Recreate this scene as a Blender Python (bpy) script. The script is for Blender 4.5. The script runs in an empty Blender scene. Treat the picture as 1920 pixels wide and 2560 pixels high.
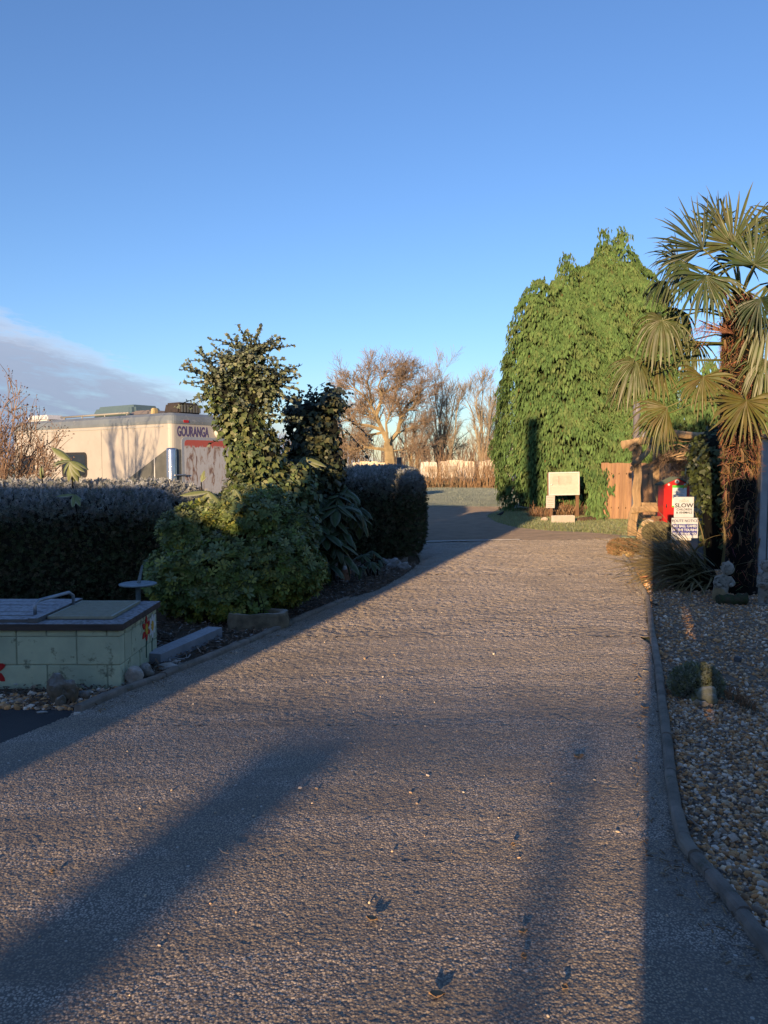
import bpy, bmesh, math, random
import numpy as np
from mathutils import Vector, Matrix, noise as mnoise
random.seed(7); rng = np.random.default_rng(7)
SC = bpy.context.scene
COL = SC.collection
PI = math.pi
R = math.radians

# ------------------------------------------------------------------ camera
EYE = 1.63; FPX = 1885.0; TILT = R(3.64)
cam = bpy.data.cameras.new('camera'); cam_o = bpy.data.objects.new('camera', cam); COL.objects.link(cam_o)
cam.sensor_fit = 'VERTICAL'; cam.sensor_height = 36.0; cam.lens = FPX / 2560 * 36
cam.clip_start = 0.05; cam.clip_end = 2000
cam_o.location = (0, 0, EYE); cam_o.rotation_euler = (PI/2 - TILT, 0, 0)
SC.camera = cam_o
SC.render.resolution_x, SC.render.resolution_y = 768, 1024

# ------------------------------------------------------------------ light
SUN_EL = R(7.0); SUN_AZ = R(19.5)          # the sun stands low behind the viewer, to the left
SUN_STRENGTH = 5.0; SKY_STRENGTH = 0.15
w = bpy.data.worlds.new('World'); SC.world = w; w.use_nodes = True
SC.view_settings.view_transform = 'Standard'; SC.view_settings.look = 'None'
SC.view_settings.exposure = 0.72; SC.view_settings.gamma = 1.0; SC.view_settings.use_curve_mapping = False
nt = w.node_tree; nt.nodes.clear()
def N(t, typ, **kw):
    n = t.nodes.new(typ)
    for k, v in kw.items():
        if k.startswith('i_'):
            key = k[2:]
            n.inputs[int(key) if key.isdigit() else key].default_value = v
        else: setattr(n, k, v)
    return n
def L(t, a, b): t.links.new(a, b)
def M_(t, op, a, b=None, c=None, clamp=False):
    n = t.nodes.new('ShaderNodeMath'); n.operation = op; n.use_clamp = clamp
    for i, v in enumerate((a, b, c)):
        if v is None: continue
        if isinstance(v, (int, float)): n.inputs[i].default_value = v
        else: t.links.new(v, n.inputs[i])
    return n.outputs[0]
def MIX(t, fac, a, b, mode='MIX'):
    n = t.nodes.new('ShaderNodeMix'); n.data_type = 'RGBA'; n.blend_type = mode
    for i, v in ((0, fac), (6, a), (7, b)):
        if isinstance(v, (int, float)): n.inputs[i].default_value = v
        elif isinstance(v, (tuple, list)): n.inputs[i].default_value = (*v[:3], 1)
        else: t.links.new(v, n.inputs[i])
    return n.outputs[2]
def RAMP(t, fac, stops):
    n = t.nodes.new('ShaderNodeValToRGB'); cr = n.color_ramp
    while len(cr.elements) < len(stops): cr.elements.new(0.5)
    for e, (p, c) in zip(cr.elements, stops):
        e.position = p; e.color = (c, c, c, 1) if isinstance(c, (int, float)) else (*c, 1)
    t.links.new(fac, n.inputs[0]); return n.outputs[0]

sky = N(nt, 'ShaderNodeTexSky', sky_type='NISHITA', sun_disc=False, sun_elevation=SUN_EL,
        sun_rotation=PI + SUN_AZ, altitude=20, air_density=1.0, dust_density=0.3, ozone_density=3.0)
tc = N(nt, 'ShaderNodeTexCoord'); sp = N(nt, 'ShaderNodeSeparateXYZ'); L(nt, tc.outputs['Generated'], sp.inputs[0])
az = M_(nt, 'MULTIPLY', M_(nt, 'ARCTAN2', sp.outputs[0], sp.outputs[1]), 57.2958)
el = M_(nt, 'MULTIPLY', M_(nt, 'ARCSINE', sp.outputs[2]), 57.2958)
cv = N(nt, 'ShaderNodeCombineXYZ'); L(nt, M_(nt, 'MULTIPLY', az, 0.09), cv.inputs[0]); L(nt, M_(nt, 'MULTIPLY', M_(nt, 'ADD', el, M_(nt, 'MULTIPLY', az, 0.12)), 0.42), cv.inputs[1])
n1 = N(nt, 'ShaderNodeTexNoise', i_Scale=2.2, i_Detail=9, i_Roughness=0.66); L(nt, cv.outputs[0], n1.inputs['Vector'])
n2 = N(nt, 'ShaderNodeTexNoise', i_Scale=0.5, i_Detail=3); L(nt, cv.outputs[0], n2.inputs['Vector'])
edge = M_(nt, 'MINIMUM', M_(nt, 'MULTIPLY_ADD', az, -0.35, 0.4), 13.0)
edge = M_(nt, 'ADD', edge, M_(nt, 'MULTIPLY_ADD', n1.outputs[0], 5.6, -2.8))
mask = RAMP(nt, M_(nt, 'MULTIPLY_ADD', M_(nt, 'SUBTRACT', edge, el), 0.34, 0.15, clamp=True), [(0.0, 0.0), (0.6, 0.94)])
holes = RAMP(nt, n1.outputs[0], [(0.50, 1.0), (0.68, 0.55)])
mask = M_(nt, 'MULTIPLY', mask, holes)
cs = M_(nt, 'MULTIPLY_ADD', n2.outputs[0], 0.55, M_(nt, 'MULTIPLY', M_(nt, 'SUBTRACT', edge, el), 0.10), clamp=True)
cloud_col = RAMP(nt, cs, [(0.22, (0.66, 0.66, 0.74)), (0.42, (0.36, 0.42, 0.56)), (0.9, (0.28, 0.35, 0.50))])
skyc = MIX(nt, 1.0, sky.outputs[0], (0.93, 0.945, 1.15), 'MULTIPLY')
low = RAMP(nt, M_(nt, 'MULTIPLY', el, 1/40.0, clamp=True), [(0.0, (1.0, 1.0, 1.0)), (1.0, (1.0, 1.0, 1.0))])
bg1 = N(nt, 'ShaderNodeBackground'); bg1.inputs[1].default_value = SKY_STRENGTH; L(nt, skyc, bg1.inputs[0])
bg2 = N(nt, 'ShaderNodeBackground'); bg2.inputs[1].default_value = 0.70; L(nt, cloud_col, bg2.inputs[0])
mx = N(nt, 'ShaderNodeMixShader'); L(nt, mask, mx.inputs[0]); L(nt, bg1.outputs[0], mx.inputs[1]); L(nt, bg2.outputs[0], mx.inputs[2])
wo = N(nt, 'ShaderNodeOutputWorld'); L(nt, mx.outputs[0], wo.inputs[0])
sl = bpy.data.lights.new('sun', 'SUN'); sl.energy = SUN_STRENGTH; sl.angle = R(0.53); sl.color = (1.0, 0.69, 0.39)
so = bpy.data.objects.new('sun', sl); COL.objects.link(so); so.location = (-10, -30, 12)
SUND = Vector((math.sin(SUN_AZ)*math.cos(SUN_EL), math.cos(SUN_AZ)*math.cos(SUN_EL), -math.sin(SUN_EL)))
so.rotation_euler = SUND.to_track_quat('-Z', 'Y').to_euler()
SC.cycles.max_bounces = 5; SC.cycles.diffuse_bounces = 3; SC.cycles.glossy_bounces = 2
SC.cycles.transmission_bounces = 3; SC.cycles.transparent_max_bounces = 4; SC.cycles.use_denoising = True
SC.cycles.caustics_reflective = False; SC.cycles.caustics_refractive = False

# ------------------------------------------------------------------ helpers
CT, ST = math.cos(TILT), math.sin(TILT)
def at(px, py, Y):
    u = (px - 960) / FPX; v = (1280 - py) / FPX
    t = Y / (CT + ST*v)
    return Vector((u*t, Y, EYE + (-ST + CT*v)*t))
def gr(px, py, z=0.0):
    u = (px - 960) / FPX; v = (1280 - py) / FPX
    t = (z - EYE) / (-ST + CT*v)
    return Vector((u*t, (CT + ST*v)*t, z))
def A(x): return np.asarray(x, dtype=np.float64)
def nrm(v): return v / np.maximum(np.linalg.norm(v, axis=-1, keepdims=True), 1e-9)
ORG = {}
def mesh_np(name, V, F, col=None, smooth=False):
    """V (n,3); F either (m,k) array or a list of such arrays; col (n,3)"""
    V = A(V).reshape(-1, 3)
    Fs = F if isinstance(F, list) else [F]
    Fs = [A(f).astype(np.int32) for f in Fs if len(f)]
    me = bpy.data.meshes.new(name)
    nl = sum(f.size for f in Fs); nf = sum(len(f) for f in Fs)
    me.vertices.add(len(V)); me.vertices.foreach_set('co', V.astype(np.float32).ravel())
    me.loops.add(nl); me.polygons.add(nf)
    me.loops.foreach_set('vertex_index', np.concatenate([f.ravel() for f in Fs]))
    tot = np.concatenate([np.full(len(f), f.shape[1], np.int32) for f in Fs])
    st = np.concatenate([[0], np.cumsum(tot)[:-1]]).astype(np.int32)
    me.polygons.foreach_set('loop_start', st)
    me.polygons.foreach_set('loop_total', tot)
    if smooth: me.polygons.foreach_set('use_smooth', np.ones(nf, bool))
    if col is not None:
        a = me.color_attributes.new('col', 'FLOAT_COLOR', 'POINT')
        c = np.ones((len(V), 4), np.float32); c[:, :3] = col
        a.data.foreach_set('color', c.ravel())
    me.update(calc_edges=True); me.validate()
    return me
class MB:
    """collects shapes; build() makes one mesh object (coordinates are world coordinates)"""
    def __init__(s): s.v = []; s.f = []; s.c = []; s.sm = []
    def add(s, V, F, c=(1, 1, 1), smooth=False):
        b = len(s.v); s.v += [tuple(p) for p in V]; s.f += [tuple(i + b for i in f) for f in F]
        s.c += [c]*len(V); s.sm += [smooth]*len(F); return s
    def box(s, x0, x1, y0, y1, z0, z1, M=None, c=(1, 1, 1), bev=0.0):
        if bev:
            bm = bmesh.new(); bmesh.ops.create_cube(bm, size=1)
            for v in bm.verts: v.co = Vector(((x0+x1)/2 + v.co.x*(x1-x0), (y0+y1)/2 + v.co.y*(y1-y0), (z0+z1)/2 + v.co.z*(z1-z0)))
            bmesh.ops.bevel(bm, geom=bm.edges[:], offset=bev, segments=2, profile=0.6, affect='EDGES')
            V = [v.co.copy() for v in bm.verts]; F = [[v.index for v in f.verts] for f in bm.faces]; bm.free()
        else:
            V = [Vector((x, y, z)) for z in (z0, z1) for y in (y0, y1) for x in (x0, x1)]
            F = [(0, 2, 3, 1), (4, 5, 7, 6), (0, 1, 5, 4), (2, 6, 7, 3), (0, 4, 6, 2), (1, 3, 7, 5)]
        if M is not None: V = [M @ p for p in V]
        return s.add(V, F, c)
    def tube(s, pts, rad, n=8, c=(1, 1, 1), cap=True, wob=0.0):
        pts = [Vector(p) for p in pts]; V = []; F = []
        if not hasattr(rad, '__len__'): rad = [rad]*len(pts)
        pu = None
        for i, p in enumerate(pts):
            d = (pts[min(i+1, len(pts)-1)] - pts[max(i-1, 0)]).normalized()
            u = d.orthogonal().normalized() if pu is None else (pu - d*pu.dot(d)).normalized()
            pu = u; q = d.cross(u)
            for k in range(n):
                a = 2*PI*k/n; r = rad[i]*(1 + (random.uniform(-wob, wob) if wob else 0))
                V.append(p + u*math.cos(a)*r + q*math.sin(a)*r)
        for i in range(len(pts)-1):
            for k in range(n):
                F.append((i*n+k, i*n+(k+1) % n, (i+1)*n+(k+1) % n, (i+1)*n+k))
        s.add(V, F, c, True)
        if cap:
            b = len(s.v) - len(V)
            s.f += [tuple(b+k for k in range(n))[::-1], tuple(b+(len(pts)-1)*n+k for k in range(n))]; s.sm += [False]*2
        return s
    def lathe(s, prof, o=(0, 0, 0), n=20, c=(1, 1, 1), M=None, smooth=True):
        V = []; F = []
        for r, z in prof:
            for k in range(n):
                p = Vector((r*math.cos(2*PI*k/n), r*math.sin(2*PI*k/n), z))
                if M is not None: p = M @ p
                V.append(p + Vector(o))
        for i in range(len(prof)-1):
            for k in range(n): F.append((i*n+k, i*n+(k+1) % n, (i+1)*n+(k+1) % n, (i+1)*n+k))
        return s.add(V, F, c, smooth)
    def prism(s, poly, d, M=None, c=(1, 1, 1)):
        """poly: list of (x,z); extruded along local y by d"""
        n = len(poly); V = [Vector((x, 0, z)) for x, z in poly] + [Vector((x, d, z)) for x, z in poly]
        F = [tuple(range(n)), tuple(range(2*n-1, n-1, -1))] + [(i, n+i, n+(i+1) % n, (i+1) % n) for i in range(n)]
        if M is not None: V = [M @ p for p in V]
        return s.add(V, F, c)
    def rock(s, o, r, seed=0, sub=2, amp=0.25, c=(1, 1, 1), M=None, smooth=True):
        bm = bmesh.new(); bmesh.ops.create_icosphere(bm, subdivisions=sub, radius=1)
        V = []
        for v in bm.verts:
            p = v.co.normalized(); k = 1 + amp*mnoise.noise(p*1.3 + Vector((seed*3.1, seed*1.7, seed)))*1.6 + amp*0.35*mnoise.noise(p*4 + Vector((seed, 0, 9)))
            q = Vector((p.x*r[0], p.y*r[1], p.z*r[2]))*k
            V.append((M @ q if M is not None else q) + Vector(o))
        F = [[v.index for v in f.verts] for f in bm.faces]; bm.free()
        return s.add(V, F, c, smooth)
    def build(s, name, mat, parent=None, flat=False):
        o = ORG.get(parent.name, Vector((0, 0, 0))) if parent else Vector((0, 0, 0))
        me = bpy.data.meshes.new(name)
        me.from_pydata([(p[0]-o[0], p[1]-o[1], p[2]-o[2]) for p in s.v], [], s.f)
        if any(c != (1, 1, 1) for c in s.c):
            a = me.color_attributes.new('col', 'FLOAT_COLOR', 'POINT')
            a.data.foreach_set('color', np.array([(*c, 1) for c in s.c], np.float32).ravel())
        me.polygons.foreach_set('use_smooth', s.sm)
        bm = bmesh.new(); bm.from_mesh(me); bmesh.ops.recalc_face_normals(bm, faces=bm.faces); bm.to_mesh(me); bm.free()
        me.update()
        return link(name, me, mat, parent)
def link(name, me, mat, parent=None):
    ob = bpy.data.objects.new(name, me); COL.objects.link(ob)
    if mat is not None and len(me.materials) == 0: me.materials.append(mat)
    if parent is not None:
        ob.parent = parent; ORG[ob.name] = ORG.get(parent.name, Vector((0, 0, 0)))
    return ob
def np_obj(name, V, F, mat, parent=None, col=None, smooth=False):
    o = A(ORG.get(parent.name, (0, 0, 0))) if parent else A((0, 0, 0))
    ob = link(name, mesh_np(name, A(V).reshape(-1, 3) - o, F, col, smooth), mat, parent)
    if name in ('foliage', 'leaves', 'twigs', 'dry_stems', 'stems', 'branches', 'fibre_strands', 'withered_leaves', 'crown'): ob['kind'] = 'stuff'
    return ob
def thing(name, label, cat, loc, group=None):
    o = bpy.data.objects.new(name, None); COL.objects.link(o); o.location = loc; o.empty_display_size = 0.2
    ORG[o.name] = Vector(loc); o['label'] = label; o['category'] = cat
    if group: o['group'] = group
    return o
def tag(o, label, cat, group=None):
    o['label'] = label; o['category'] = cat
    if group: o['group'] = group
    return o
def struct(o, kind='structure', label=None):
    o['kind'] = kind
    if label: o['label'] = label
    return o
def frames(d, n):
    """rotation matrices whose columns are (side, dir, normal)"""
    d = nrm(d); n = n - d*np.sum(n*d, -1, keepdims=True); n = nrm(n); s = np.cross(d, n)
    return np.stack([s, d, n], -1)
def inst(TV, TF, P, Rm, S, C, TC=None):
    """place template copies: TV (k,3), TF list of tuples of equal length, P (n,3), Rm (n,3,3), S (n,) or (n,3), C (n,3)"""
    TV = A(TV); TF = A(TF).astype(np.int32); n = len(P); k = len(TV)
    S = A(S)
    T = TV[None]*S[:, None, None] if S.ndim == 1 else TV[None]*S[:, None, :]
    V = np.einsum('nij,nkj->nki', Rm, T) + P[:, None, :]
    F = TF[None] + (np.arange(n)*k)[:, None, None]
    c = np.repeat(C[:, None, :], k, 1)
    if TC is not None: c = c*A(TC)[None, :, None] if A(TC).ndim == 1 else c*A(TC)[None]
    return V.reshape(-1, 3), F.reshape(-1, TF.shape[1]), np.clip(c.reshape(-1, 3), 0, 1)
def merge(parts):
    V = []; F = []; C = []; b = 0
    for v, f, c in parts:
        V.append(v); F.append(f + b); C.append(c); b += len(v)
    out = {}
    for f in F: out.setdefault(f.shape[1], []).append(f)
    return np.concatenate(V), [np.concatenate(x) for x in out.values()], np.concatenate(C)
def rdir(n, bias=(0, 0, 0)): return nrm(rng.normal(size=(n, 3)) + A(bias))
def tubes_np(P0, P1, R0, R1, n=4, c=None):
    P0, P1, R0, R1 = A(P0), A(P1), A(R0), A(R1); d = nrm(P1-P0)
    h = np.where(np.abs(d[:, 2:3]) > 0.9, A((1, 0, 0)), A((0, 0, 1))); u = nrm(np.cross(d, h)); q = np.cross(d, u)
    a = np.arange(n)*2*PI/n; ca, sa = np.cos(a), np.sin(a)
    ring = u[:, None, :]*ca[None, :, None] + q[:, None, :]*sa[None, :, None]
    V = np.concatenate([P0[:, None]+ring*R0[:, None, None], P1[:, None]+ring*R1[:, None, None]], 1)
    k = np.arange(n); f = np.stack([k, (k+1) % n, n+(k+1) % n, n+k], -1)
    F = f[None] + (np.arange(len(P0))*2*n)[:, None, None]
    C = np.repeat((c if c is not None else np.ones((len(P0), 3)))[:, None], 2*n, 1)
    return V.reshape(-1, 3), F.reshape(-1, 4), C.reshape(-1, 3)

# ------------------------------------------------------------------ materials
MATS = {}
def pm(name, c1, c2=None, scale=8.0, rough=0.7, bump=0.0, bscale=None, attr=False, spec=0.3, metal=0.0, detail=5.0,
       stretch=None, trans=0.0, mixpos=(0.35, 0.65), spots=None, frost=None, bdist=0.01, sub=None):
    m = bpy.data.materials.new(name); m.use_nodes = True; t = m.node_tree; t.nodes.clear()
    out = N(t, 'ShaderNodeOutputMaterial'); b = N(t, 'ShaderNodeBsdfPrincipled')
    b.inputs['Roughness'].default_value = rough; b.inputs['Metallic'].default_value = metal
    b.inputs['Specular IOR Level'].default_value = spec
    if rough > .68: b.inputs['Diffuse Roughness'].default_value = 1.0
    g = N(t, 'ShaderNodeNewGeometry'); vec = g.outputs['Position']
    if stretch:
        mp = N(t, 'ShaderNodeMapping'); mp.inputs['Scale'].default_value = stretch; L(t, vec, mp.inputs[0]); vec = mp.outputs[0]
    no = N(t, 'ShaderNodeTexNoise', i_Scale=scale, i_Detail=detail, i_Roughness=0.6); L(t, vec, no.inputs['Vector'])
    f = RAMP(t, no.outputs[0], [(mixpos[0], 0.0), (mixpos[1], 1.0)])
    col = MIX(t, f, c1, c2 or tuple(x*0.7 for x in c1))
    if spots:   # (colour, scale, threshold, strength)
        n3 = N(t, 'ShaderNodeTexNoise', i_Scale=spots[1], i_Detail=6, i_Roughness=0.7); L(t, g.outputs['Position'], n3.inputs['Vector'])
        col = MIX(t, M_(t, 'MULTIPLY', RAMP(t, n3.outputs[0], [(spots[2], 0.0), (spots[2]+0.08, 1.0)]), spots[3]), col, spots[0])
    if attr:
        at_ = N(t, 'ShaderNodeAttribute', attribute_name='col'); col = MIX(t, 1.0, col, at_.outputs['Color'], 'MULTIPLY')
    if frost:   # rime lying on upward faces: (colour, amount)
        sz = N(t, 'ShaderNodeSeparateXYZ'); L(t, g.outputs['True Normal'], sz.inputs[0])
        n4 = N(t, 'ShaderNodeTexNoise', i_Scale=35.0, i_Detail=4); L(t, g.outputs['Position'], n4.inputs['Vector'])
        fr = M_(t, 'MULTIPLY', RAMP(t, sz.outputs[2], [(0.35, 0.0), (0.9, 1.0)]), RAMP(t, n4.outputs[0], [(0.32, 0.25), (0.6, 1.0)]))
        col = MIX(t, M_(t, 'MULTIPLY', fr, frost[1]), col, frost[0])
    L(t, col, b.inputs['Base Color'])
    if bump:
        nb = N(t, 'ShaderNodeTexNoise', i_Scale=bscale or scale*4, i_Detail=6, i_Roughness=0.65); L(t, vec, nb.inputs['Vector'])
        bp = N(t, 'ShaderNodeBump'); bp.inputs['Strength'].default_value = bump; bp.inputs['Distance'].default_value = bdist
        L(t, nb.outputs[0], bp.inputs['Height']); L(t, bp.outputs[0], b.inputs['Normal'])
    sh = b.outputs[0]
    if trans:
        tr = N(t, 'ShaderNodeBsdfTranslucent'); L(t, col, tr.inputs[0])
        ms = N(t, 'ShaderNodeMixShader'); ms.inputs[0].default_value = trans
        L(t, b.outputs[0], ms.inputs[1]); L(t, tr.outputs[0], ms.inputs[2]); sh = ms.outputs[0]
    L(t, sh, out.inputs[0]); MATS[name] = m; return m
def plain(name, c, rough=0.5, spec=0.4, metal=0.0): return pm(name, c, tuple(x*0.88 for x in c), 12, rough, 0, spec=spec, metal=metal)
FROST = (0.60, 0.63, 0.66)
leaf = pm('leaf', (1, 1, 1), (0.72, 0.72, 0.72), 14, 0.5, attr=True, spec=0.35, trans=0.18)
leaf_gloss = pm('glossy_leaf', (1, 1, 1), (0.7, 0.7, 0.7), 18, 0.45, attr=True, spec=0.35, trans=0.10)
leaf_dull = pm('conifer_leaf', (1, 1, 1), (0.7, 0.7, 0.7), 5, 0.7, attr=True, spec=0.15, trans=0.15)
frond_m = pm('palm_leaf', (1, 1, 1), (0.65, 0.65, 0.6), 9, 0.42, attr=True, spec=0.4, trans=0.15)
bark = pm('bark', (0.20, 0.15, 0.10), (0.10, 0.075, 0.05), 9, 0.9, 0.8, 30, stretch=(1, 1, .3), attr=True)
bark_far = pm('far_bark', (0.255, 0.23, 0.195), (0.18, 0.158, 0.132), 3, 0.9, 0.5, 10, attr=True)
rustic = pm('rustic_wood', (0.42, 0.30, 0.17), (0.24, 0.16, 0.09), 10, 0.8, 0.6, 26, stretch=(1.5, 1.5, .25))
fence_wood = pm('fence_wood', (0.42, 0.26, 0.15), (0.28, 0.17, 0.10), 7, 0.85, 0.5, 40, stretch=(2, 2, .2), attr=True)
cream_paint = plain('white_paint', (0.62, 0.59, 0.54), 0.45)
sign_white = plain('sign_white', (0.52, 0.54, 0.56), 0.4)
pebble = pm('pebble', (1.95, 1.85, 1.7), (1.4, 1.32, 1.22), 60, 0.75, 0.25, 120, attr=True, spec=0.25, bdist=0.004)
chip = pm('bark_chip', (1, 1, 1), (0.6, 0.6, 0.6), 40, 0.85, attr=True, spec=0.2)
stone_m = pm('stone', (0.34, 0.31, 0.27), (0.18, 0.17, 0.15), 14, 0.9, 0.8, 40, attr=True, frost=((0.55, 0.58, 0.6), 0.35))
concrete = pm('concrete', (0.30, 0.28, 0.25), (0.20, 0.185, 0.165), 9, 0.9, 0.35, 60, spots=((0.10, 0.11, 0.08), 7, 0.56, 0.6))

# ------------------------------------------------------------------ ground
def inside(poly, X, Y):
    r = np.zeros(X.shape, bool); n = len(poly)
    for i in range(n):
        x0, y0 = poly[i][:2]; x1, y1 = poly[(i+1) % n][:2]
        if y0 == y1: continue
        c = ((y0 > Y) != (y1 > Y)) & (X < (x1-x0)*(Y-y0)/(y1-y0) + x0); r ^= c
    return r
def sheet(name, poly, z, mat):
    me = bpy.data.meshes.new(name); me.from_pydata([(p[0], p[1], z) for p in poly], [], [tuple(range(len(poly)))])
    bm = bmesh.new(); bm.from_mesh(me); bmesh.ops.triangulate(bm, faces=bm.faces[:])
    for f in bm.faces:
        if f.normal.z < 0: f.normal_flip()
    bm.to_mesh(me); bm.free()
    return link(name, me, mat)
soil = pm('soil', (0.10, 0.075, 0.05), (0.055, 0.042, 0.03), 5, 0.95, 0.9, 40)
turf = pm('frosted_turf', (0.33, 0.38, 0.27), (0.42, 0.46, 0.36), 0.35, 0.95, 1.0, 25, spots=((0.24, 0.25, 0.16), 1.2, 0.56, 0.6), bdist=0.15)
dirt = pm('dirt_track', (0.33, 0.26, 0.19), (0.24, 0.19, 0.14), 2.5, 0.95, 1.0, 40, spots=((0.24, 0.20, 0.16), 11, 0.58, 0.6), bdist=0.03)

def asphalt_mat():
    m = bpy.data.materials.new('asphalt'); m.use_nodes = True; t = m.node_tree; t.nodes.clear()
    out = N(t, 'ShaderNodeOutputMaterial'); b = N(t, 'ShaderNodeBsdfPrincipled')
    g = N(t, 'ShaderNodeNewGeometry'); P = g.outputs['Position']
    big = N(t, 'ShaderNodeTexNoise', i_Scale=1.1, i_Detail=5); L(t, P, big.inputs['Vector'])
    mp = N(t, 'ShaderNodeMapping'); mp.inputs['Scale'].default_value = (0.5, 2.2, 1); mp.inputs['Rotation'].default_value = (0, 0, -0.1); L(t, P, mp.inputs[0])
    med = N(t, 'ShaderNodeTexNoise', i_Scale=1.6, i_Detail=5, i_Roughness=0.6); L(t, mp.outputs[0], med.inputs['Vector'])
    fine = N(t, 'ShaderNodeTexVoronoi', i_Scale=115.0); L(t, P, fine.inputs['Vector'])
    col = MIX(t, RAMP(t, big.outputs[0], [(0.35, 0.0), (0.65, 1.0)]), (0.42, 0.342, 0.242), (0.27, 0.224, 0.166))
    col = MIX(t, M_(t, 'MULTIPLY', RAMP(t, med.outputs[0], [(0.45, 0.0), (0.60, 1.0)]), 0.85), col, (0.48, 0.412, 0.338))
    st_ = N(t, 'ShaderNodeTexNoise', i_Scale=2.6, i_Detail=7, i_Roughness=0.7); L(t, P, st_.inputs['Vector'])
    col = MIX(t, M_(t, 'MULTIPLY', RAMP(t, st_.outputs[0], [(0.52, 0.0), (0.66, 1.0)]), 0.5), col, (0.17, 0.15, 0.13))
    fs = N(t, 'ShaderNodeSeparateColor'); L(t, fine.outputs['Color'], fs.inputs[0])
    tone = RAMP(t, fs.outputs[0], [(0.0, 0.8), (0.75, 1.08), (1.0, 1.4)])
    col = MIX(t, 1.0, col, tone, 'MULTIPLY')
    col = MIX(t, RAMP(t, fine.outputs['Distance'], [(0.36, 0.0), (0.55, 1.0)]), col, (0.15, 0.13, 0.11))
    spk = N(t, 'ShaderNodeTexVoronoi', i_Scale=24.0); L(t, P, spk.inputs['Vector'])
    sx = N(t, 'ShaderNodeSeparateColor'); L(t, spk.outputs['Color'], sx.inputs[0])
    sm = M_(t, 'MULTIPLY', M_(t, 'GREATER_THAN', sx.outputs[0], 0.90), M_(t, 'LESS_THAN', spk.outputs['Distance'], 0.16))
    col = MIX(t, sm, col, (0.5, 0.46, 0.40))
    L(t, col, b.inputs['Base Color']); b.inputs['Diffuse Roughness'].default_value = 1.0; b.inputs['Roughness'].default_value = 0.62; b.inputs['Specular IOR Level'].default_value = 0.45
    bn = N(t, 'ShaderNodeTexVoronoi', i_Scale=75.0); L(t, P, bn.inputs['Vector'])
    b2 = N(t, 'ShaderNodeTexNoise', i_Scale=170.0, i_Detail=3); L(t, P, b2.inputs['Vector'])
    hh = M_(t, 'MULTIPLY_ADD', b2.outputs[0], 0.5, M_(t, 'SUBTRACT', 1.0, bn.outputs['Distance']))
    bp = N(t, 'ShaderNodeBump'); bp.inputs['Strength'].default_value = 0.5; bp.inputs['Distance'].default_value = 0.005
    L(t, hh, bp.inputs['Height']); L(t, bp.outputs[0], b.inputs['Normal'])
    L(t, b.outputs[0], out.inputs[0]); return m
asphalt = asphalt_mat()

LK = [gr(*p) for p in ((185, 1778), (300, 1729), (400, 1693), (610, 1608), (740, 1550), (862, 1500))]     # left edging line
LM = [gr(*p) for p in ((862, 1500), (945, 1476), (1010, 1440), (1050, 1408), (1030, 1358))]
RK = [gr(*p) for p in ((1960, 2460), (1840, 2300), (1759, 2200), (1722, 2155), (1691, 2108), (1676, 2040), (1662, 1940), (1654, 1850), (1643, 1752), (1632, 1653), (1619, 1565), (1612, 1495), (1592, 1457), (1552, 1385))]
FAR_L = gr(1030, 1357); FAR_R = gr(1552, 1347)
drive_poly = [(-3.6, 1.0)] + [(-3.6, 3.2), tuple(gr(0, 1860)[:2]), tuple(gr(176, 1791)[:2])] + [tuple(p[:2]) for p in LK + LM[1:-1]] + [tuple(FAR_L[:2]), tuple(FAR_R[:2])] + [tuple(p[:2]) for p in RK[::-1]] + [(RK[0].x+0.5, 1.0)]

g = sheet('ground', [(-400, -60), (400, -60), (400, 700), (-400, 700)], -0.02, turf); struct(g)
tp = [gr(700, 1352), gr(1310, 1352), gr(1420, 1349), gr(1590, 1346), gr(1590, 1340), gr(1480, 1331), gr(1370, 1326), gr(1290, 1318), gr(1240, 1305), gr(1215, 1290), gr(1240, 1276), gr(1265, 1266), gr(1000, 1265), gr(700, 1270)]
struct(sheet('dirt_track', [p[:2] for p in tp], -0.006, dirt))
bed = [(-7, 4.6)] + [tuple(gr(0, 1775)[:2])] + [tuple(p[:2]) for p in LK + LM[1:]] + [(-0.2, 16.0), (-7, 16.0)]
struct(sheet('planting_bed', bed, -0.010, soil))
dark_tar = pm('dark_tarmac', (0.062, 0.062, 0.062), (0.045, 0.045, 0.047), 3, 0.8, 0.7, 130, spots=((0.14, 0.14, 0.14), 4, 0.6, 0.5))
struct(sheet('side_path', [(-7, 3.0), (-3.4, 3.0)] + [tuple(gr(0, 1862)[:2]), tuple(gr(180, 1793)[:2]), tuple(gr(180, 1775)[:2]), tuple(gr(0, 1772)[:2]), (-7, 4.9)], -0.001, dark_tar))
gbed = [(RK[0].x, 1.0)] + [tuple(p[:2]) for p in RK] + [tuple(gr(1560, 1350)[:2]), (9.5, 16.9), (9.5, 1.0)]
struct(sheet('gravel_bed', gbed, -0.004, pm('gravel_base', (0.32, 0.245, 0.175), (0.15, 0.118, 0.088), 55, 0.95, 1.0, 90)))

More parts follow.
